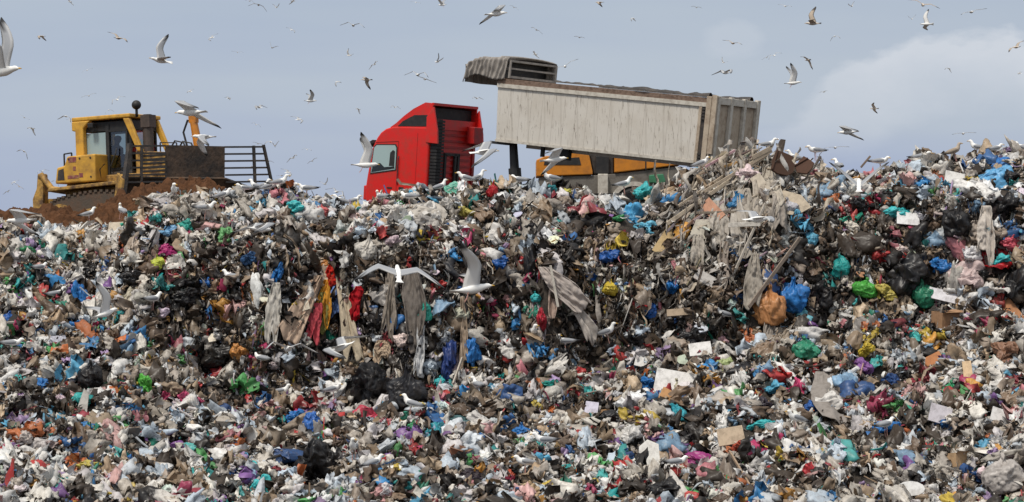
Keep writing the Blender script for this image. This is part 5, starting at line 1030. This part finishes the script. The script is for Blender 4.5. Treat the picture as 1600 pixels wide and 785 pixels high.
# ---------------------------------------------------------------- orange machine behind the truck
def Q(px, py, D): return ray(px, py, D)
om = tag(empty('construction_machine', (3.9, 76.5, 5.55), 0), 'orange earthmoving machine partly hidden behind the tipper body', 'machine')
DD = 76.0; sO = DD / F
def LO(px, py): return ((px - 800) * sO - 3.9, CZ + (392.5 - py) * sO - 5.55)
def op(name, pts, y0, y1, m, parent=om, bevel=.03):
    q = MB(); q.prism([LO(*p) for p in pts], y0, y1); return q.build(name, m, parent, bevel=bevel)
eng = op('engine_cover', [(838, 276), (838, 250), (852, 244), (872, 243), (874, 237), (905, 238), (920, 240), (926, 268), (926, 273)], -.5, 1.6, M_orange)
op('vent_panel', [(850, 258), (851, 250), (905, 246), (908, 258)], -.515, -.502, M_black, eng, 0)
hb = op('side_panel', [(960, 270), (960, 240), (1060, 240), (1066, 257), (1030, 262)], -.5, 1.6, M_orange)
op('panel_seam', [(1008, 266), (1008, 240), (1010, 240), (1010, 266)], -.51, -.502, M_black, hb, 0)
op('cab_recess', [(928, 272), (922, 238), (959, 238), (959, 272)], -.3, 1.4, M_dark)
ld = op('ladder', [(931, 272), (931, 243), (952, 243), (952, 272)], -.42, -.34, M_black)
ud = MB(); q = [LO(*p) for p in [(842, 282), (842, 277), (930, 274), (958, 272), (1064, 260), (1080, 268), (1082, 330), (845, 330)]]; ud.prism(q, -.42, 1.5); ud.build('lower_body', mat('dusty_steel', (.17, .155, .135), .8, dirt=(.07, .055, .045), dscale=3, damt=.8, bump=.2), om, bevel=.02)
up = op('support_post', [(934, 320), (934, 272), (950, 272), (950, 320)], -.62, -.43, M_strip)
arch = MB(); cx_, cz_ = LO(990, 322)
for i in range(24):
    a0, a1 = math.pi * i / 24, math.pi * (i + 1) / 24
    r0, r1 = 38 * sO, 31 * sO
    arch.add([(cx_ + r0 * math.cos(a0), -.62, cz_ + r0 * math.sin(a0)), (cx_ + r0 * math.cos(a1), -.62, cz_ + r0 * math.sin(a1)), (cx_ + r1 * math.cos(a1), -.62, cz_ + r1 * math.sin(a1)), (cx_ + r1 * math.cos(a0), -.62, cz_ + r1 * math.sin(a0)),
              (cx_ + r0 * math.cos(a0), -.423, cz_ + r0 * math.sin(a0)), (cx_ + r0 * math.cos(a1), -.423, cz_ + r0 * math.sin(a1)), (cx_ + r1 * math.cos(a1), -.423, cz_ + r1 * math.sin(a1)), (cx_ + r1 * math.cos(a0), -.423, cz_ + r1 * math.sin(a0))], [(0, 1, 2, 3), (4, 7, 6, 5), (0, 4, 5, 1), (3, 2, 6, 7)])
arch.build('wheel_arch', M_strip, om)
wheel(om, cx_, -.55, .58, .30, cz_)
wheel(om, cx_ - 2.6, -.55, .58, .30, cz_)
op('green_box', [(1014, 286), (1014, 274), (1036, 272), (1040, 284), (1038, 288)], -.62, -.43, mat('green_paint', (.04, .20, .10), .6, dirt=(.06, .07, .05), damt=.7), om)

# ---------------------------------------------------------------- bulldozer
bz = tag(empty('bulldozer', (-11.08, 66.3, 5.42), R(-25), R(-2.5)), 'mud-stained yellow crawler bulldozer with barred landfill blade raised behind a soil mound', 'bulldozer')
def trk(side):
    y0, y1 = (-1.32, -.78) if side < 0 else (.78, 1.32)
    pts = []
    for k in range(13): a = math.pi / 2 + math.pi * k / 12; pts.append((-1.30 + .50 * math.cos(a), .62 + .50 * math.sin(a)))
    for k in range(13): a = -math.pi / 2 + math.pi * k / 12; pts.append((1.55 + .48 * math.cos(a), .60 + .48 * math.sin(a)))
    pts += [(.8, 1.20), (-.0, 1.26), (-.7, 1.22)]
    t = MB(); t.prism(pts, y0, y1)
    # grouser shoes round the loop
    n = len(pts); per = []
    for i in range(n):
        a, b = Vector(pts[i]), Vector(pts[(i + 1) % n]); l = (b - a).length; k = max(1, int(l / .17))
        for j in range(k): per.append((a + (b - a) * (j + .5) / k, (b - a).normalized()))
    for p, d_ in per:
        nrm = Vector((d_.y, -d_.x)); 
        t.bar((p.x + nrm.x * .03, y0 - .03, p.y + nrm.y * .03), (p.x + nrm.x * .03, y1 + .03, p.y + nrm.y * .03), .10, .07)
    o = t.build('track', M_track, bz)
    ys_ = y0 - .01 if side < 0 else y1 + .01; yo = ys_ - .08 * (1 if side < 0 else -1)
    for (x, z, r_) in [(-1.30, .62, .36), (1.55, .60, .34)] + [(-.80 + k * .40, .30, .15) for k in range(6)]:
        q = MB(); q.tube([(x, ys_, z), (x, yo, z)], r_, 18); q.tube([(x, yo, z), (x, yo - .03 * (1 if side < 0 else -1), z)], r_ * .4, 12); q.build('track_roller', M_yeldirty if r_ > .2 else M_dark, o)
    q = MB(); q.box((-1.0, min(ys_, yo), .42), (1.2, max(ys_, yo), .72)); q.build('track_frame', M_yeldirty, o, bevel=.02)
trk(-1); trk(1)
hull = MB(); hull.prism([(-1.5, .55), (1.9, .55), (1.9, 1.5), (1.0, 1.75), (-1.4, 1.75), (-1.55, 1.4)], -.77, .77); hull.build('hull', M_yeldirty, bz, bevel=.03)
for sd in (1, -1):
    fd = MB(); fd.prism([(-1.75, 1.34), (-1.7, 1.45), (1.1, 1.55), (1.42, 1.28), (1.32, 1.24), (1.0, 1.44), (-1.5, 1.36)], sd * .775, sd * 1.36)
    fd.build('fender', M_yeldirty, bz, bevel=.02)
tank = MB(); tank.prism([(-1.50, 1.56), (-1.42, 2.02), (-1.16, 2.06), (-1.06, 2.32), (-.10, 2.34), (-.10, 1.56)], -1.30, 1.30); tk = tank.build('fuel_tank', M_yel, bz, bevel=.04)
for (x, z, w_, h_) in ((-1.00, 2.14, .26, .15), (-.86, 1.90, .10, .12), (-1.05, 1.68, .38, .09), (-.66, 1.70, .14, .12)): dc = MB(); dc.box((x, -1.307, z), (x + w_, -1.301, z + h_)); dc.build('faded_decal', M_decal, tk)
lv = MB(); lv.prism([(-1.40, 1.66), (-1.36, 1.94), (-1.18, 1.98), (-1.16, 1.66)], -1.312, -1.302); lv.build('tank_grille', M_dark, tk)
rlb = MB(); 
for a, b in (((-1.22, -1.2, 2.04), (-1.22, -1.2, 2.40)), ((-1.22, -1.2, 2.40), (-.96, -1.2, 2.42)), ((-.96, -1.2, 2.42), (-.96, -1.2, 2.3))): rlb.bar(a, b, .035)
rlb.build('hand_rail', M_black, tk)
# hood, radiator, grille side louvres
hood = MB(); hood.prism([(.76, 1.56), (2.05, 1.50), (2.08, 2.28), (.76, 2.40)], -.55, .55); hd_ = hood.build('hood', M_yeldirty, bz, bevel=.04)
q = MB()
for k in range(6): q.box((.95, -.565, 1.66 + k * .11), (1.9, -.552, 1.71 + k * .11))
q.build('hood_louvres', M_black, hd_)
q = MB(); q.bar((1.45, -.3, 2.33), (1.45, -.3, 2.60), .03); q.bar((1.45, -.3, 2.60), (2.0, -.3, 2.56), .03); q.bar((2.0, -.3, 2.56), (2.0, -.3, 2.28), .03); q.build('hood_rail', M_dark, hd_)
# cab
def CT(p): return Vector((p.x * 1.25 - .02, p.y * .82, p.z))
cabm = MB(CT); cabm.box((-.74, -.80, 1.56), (.58, .80, 1.84)); cb = cabm.build('cab', M_dark, bz, bevel=.02)
cf = MB(CT)
for (x, y) in ((-.70, -.76), (-.70, .76), (.54, -.76), (.54, .76), (-.05, -.79), (-.05, .79)): cf.box((x - .045, y - .035, 1.84), (x + .045, y + .035, 3.20))
for y in (-.76, .76): cf.box((-.655, y - .03, 3.02), (.495, y + .03, 3.2)); cf.box((-.655, y - .03, 1.841), (.495, y + .03, 1.95))
cf.box((-.74, -.72, 3.04), (-.66, .72, 3.2)); cf.box((.50, -.72, 3.02), (.58, .72, 3.2)); cf.box((-.70, -.76, 3.201), (.56, .76, 3.28)); cf.build('cab_frame', M_black, cb)
wd_ = MB(CT); wd_.box((-.64, -.775, 2.0), (-.12, -.765, 2.98)); wd_.build('rear_side_window', M_paleg, cb)
dr = MB(CT)
dpo = [(-.02, 1.6), (.46, 1.6), (.49, 3.0), (-.02, 3.0)]
for a, b in zip(dpo, dpo[1:] + dpo[:1]): dr.bar((a[0], -.83, a[1]), (b[0], -.83, b[1]), .06, .05)
dr.tube([(.06, -.87, 1.9), (.06, -.92, 2.0), (.20, -.92, 2.35), (.22, -.87, 2.5)], .018, 6); dro = dr.build('cab_door', M_black, cb)
dg = MB(CT); dg.box((.03, -.79, 1.62), (.46, -.785, 2.98))
dgm = bpy.data.materials.new('thin_tinted_glass'); dgm.use_nodes = True; _n = dgm.node_tree; _t = N(_n, 'ShaderNodeBsdfTransparent'); _t.inputs[0].default_value = (.55, .62, .62, 1); _g = N(_n, 'ShaderNodeBsdfGlossy'); _g.inputs[1].default_value = .05; _m = N(_n, 'ShaderNodeMixShader'); _m.inputs[0].default_value = .10; L(_n, _t.outputs[0], _m.inputs[1]); L(_n, _g.outputs[0], _m.inputs[2]); L(_n, _m.outputs[0], _n.nodes['Material Output'].inputs[0])
dg.build('pane', dgm, dro)
fw = MB(CT); fw.box((.56, -.7, 2.0), (.57, .7, 3.0)); fw.build('front_window', dgm, cb)
fw = MB(CT); fw.box((-.72, -.7, 2.0), (-.71, .7, 3.0)); fw.build('rear_window', dgm, cb)
se = MB(CT); se.box((-.45, -.28, 1.845), (.05, .28, 2.12)); se.prism([(-.5, 2.12), (-.36, 2.12), (-.42, 2.75), (-.54, 2.75)], -.27, .27); se.build('seat', M_black, cb, bevel=.04)
# operator
def human():
    m = MB(CT); 
    m.tube([(-.22, 0, 2.10), (-.22, 0, 2.25), (-.20, 0, 2.45), (-.18, 0, 2.58), (-.17, 0, 2.64), (-.165, 0, 2.70), (-.15, 0, 2.76), (-.14, 0, 2.83), (-.14, 0, 2.89), (-.14, 0, 2.92)], [.17, .16, .19, .17, .07, .06, .085, .10, .085, .03], 12)
    for s in (-1, 1):
        m.tube([(-.19, s * .17, 2.55), (-.15, s * .24, 2.36), (.12, s * .22, 2.26), (.26, s * .16, 2.30)], [.065, .055, .04, .035], 8); m.tube([(-.2, s * .10, 2.16), (.22, s * .13, 2.20), (.26, s * .13, 1.86)], [.09, .075, .05], 8)
    return m
hp = human().build('person', mat('dark_red_work_clothes', (.10, .012, .018), .9), None, smooth=True)
hp.location = bz.location; hp.rotation_euler = bz.rotation_euler; tag(hp, 'operator in dark red clothes sitting in the bulldozer cab', 'person')
# rollover frame
rp = MB()
for y in (-.72, .72):
    rp.prism([(-1.10, 2.30), (-.82, 2.30), (-.82, 3.12), (-.58, 3.34), (-1.10, 3.34)], y - .09, y + .09); rp.prism([(.52, 3.34), (.74, 3.34), (1.16, 2.36), (.98, 2.36)], y - .06, y + .06)
rp.box((-1.22, -.80, 3.345), (.78, .80, 3.46)); rp.prism([(-1.22, 3.345), (-1.22, 3.08), (-.98, 3.02), (-.98, 3.345)], -.80, .80); rp.build('rollover_frame', M_yel, bz, bevel=.03)
ex = MB(); ex.tube([(1.12, -.40, 2.35), (1.12, -.40, 3.25)], .15, 14); ex.tube([(1.12, -.40, 3.25), (1.12, -.40, 3.42)], [.14, .12], 14); ex.box((.99, -.57, 3.05), (1.29, -.23, 3.40)); ex.build('exhaust_stack', mat('brown_grey_steel', (.09, .065, .055), .7, dirt=(.03, .025, .02), damt=.8), bz)
pc = MB(); pc.tube([(.86, -.55, 3.36), (.86, -.55, 3.60)], .04, 8); pc.sphere((.86, -.55, 3.70), .135); pc.build('air_precleaner', M_black, bz, smooth=True)
# blade lift cylinder and hose
lc = MB(); lc.tube([(2.25, .50, 2.2), (2.08, .50, 3.20)], [.13, .11], 12); lc.box((1.96, .42, 3.16), (2.20, .58, 3.38)); lc.build('lift_cylinder', M_orange, bz)
lh = MB(); lh.tube([(1.95, .40, 2.3), (1.80, .38, 2.9), (1.95, .4, 3.25)], .03, 6); lh.build('hose', M_black, bz)
for yy in (-.28, .12):
    hs = MB(); hs.tube([(1.7, yy, 2.32), (1.95, yy - .02, 2.62), (2.25, yy - .05, 2.55), (2.45, yy - .06, 2.1)], .026, 6); hs.build('hose', M_black, bz)
for (x, z) in ((-.25, 2.24), (-.25, 1.70), (-1.0, 2.24), (-.62, 2.24)):
    bo = MB(); bo.tube([(x, -1.301, z), (x, -1.315, z)], .028, 8); bo.build('bolt', M_dark, tk)
lt = MB(); lt.box((-.60, -.90, 3.12), (-.42, -.74, 3.26)); lt.build('work_lamp', M_black, bz, bevel=.02)
hd2 = MB(); hd2.tube([(-.12, -1.02, 1.6), (-.10, -1.08, 1.9), (.05, -1.05, 2.05)], .02, 6); hd2.build('grab_handle', M_black, bz)
# push arms
for sd in (1, -1):
    pa = MB(); pa.bar((-.4, sd * 1.48, .62), (2.2, sd * 1.48, .75), .18, .30)
    pa.build('push_arm', M_yeldirty, bz, bevel=.02)
# ripper
def RT(p): return Vector((-1.40 + (p.x + 2.3) * .86, p.y, p.z))
rpp = MB(RT); rpp.prism([(-2.3, 1.05), (-3.35, 1.20), (-3.55, 1.02), (-3.5, .80), (-2.3, .82)], -.55, .55); rpp.prism([(-3.35, 1.42), (-3.36, 1.90), (-3.56, 1.92), (-3.62, 1.5), (-3.80, 1.2), (-3.80, .65), (-3.55, .62), (-3.38, 1.0)], -.78, -.52)
rpp.tube([(-3.45, -.75, 1.9), (-3.0, -.75, 1.45), (-2.35, -.70, 1.35)], .10, 10); rpp.box((-3.70, -.5, .80), (-3.4, .9, 1.15)); rpp.tube([(-3.46, -.82, 1.86), (-3.46, -.48, 1.86)], .07, 10); rpo = rpp.build('ripper', M_yeldirty, bz, bevel=.02)
sh_ = MB(RT); sh_.prism([(-3.74, .9), (-3.48, .9), (-3.50, .05), (-3.3, -.15), (-3.64, -.1)], -.74, -.56); sh_.build('shank', M_dark, rpo)
# blade: curved mouldboard plus bar racks at both ends
BX = 3.15; BWd = 2.72
_rb = Matrix.Rotation(R(-20), 3, 'Z')
def BT(p): return _rb @ (p - Vector((3.15, 0, 0))) + Vector((2.40, .0, -.04))
def bl(a, b):
    y = -BWd + 2 * BWd * a; t = b; z = .45 + 1.15 * t; x = BX + .34 * (2 * t - 1) ** 2 - .1
    if y > .85: z -= (y - .85) * .28 * t
    return (x, y, z)
bm_ = MB(BT); bm_.grid(bl, 30, 10)
def bc_(a, b):
    y = -1.20 + 2.05 * a; return (BX + .24 + .06 * b, y, 1.58 + .90 * b)
bm_.grid(bc_, 8, 4); blo = bm_.build('blade', M_bladem, bz, smooth=False); sm = blo.modifiers.new('t', 'SOLIDIFY'); sm.thickness = .06
q = MB(BT); q.box((BX + .24, -BWd, .30), (BX + .30, BWd, .52)); q.build('cutting_edge', M_dark, blo)
for sd in (1, -1):
    rk = MB(BT)
    ya, yb = (.86, 2.44) if sd > 0 else (-2.70, -1.22)
    for k in range(6 if sd > 0 else 6):
        z = 2.46 - k * .20; y_in, y_out = (ya, yb - .04 * (5 - k)) if sd > 0 else (yb, ya + .05 * (5 - k)); rk.bar((BX + .27, y_in, z), (BX + .27, y_out, z - .03 + (0.06 if sd > 0 else 0)), .05, .05)
    if sd > 0:
        rk.bar((BX + .27, 1.92, 2.52), (BX + .27, 1.92, 1.25), .07); rk.bar((BX + .27, 2.28, 2.55), (BX + .27, 2.62, 1.1), .07)
    else:
        rk.bar((BX + .27, -2.42, 2.5), (BX + .27, -2.74, .9), .11, .14); rk.bar((BX + .27, -2.02, 2.45), (BX + .27, -2.08, 1.45), .06)
    rk.build('bar_rack', M_dark, blo)
for sd in (-1,):
    q = MB(BT); q.prism([(BX - .3, .1), (BX + .32, .1), (BX + .34, 1.5), (BX + .1, 1.7)], sd * BWd - .04, sd * BWd + .04); q.build('end_plate', M_yeldirty, blo)
# soil carried in front of the blade reads as part of soil_mound
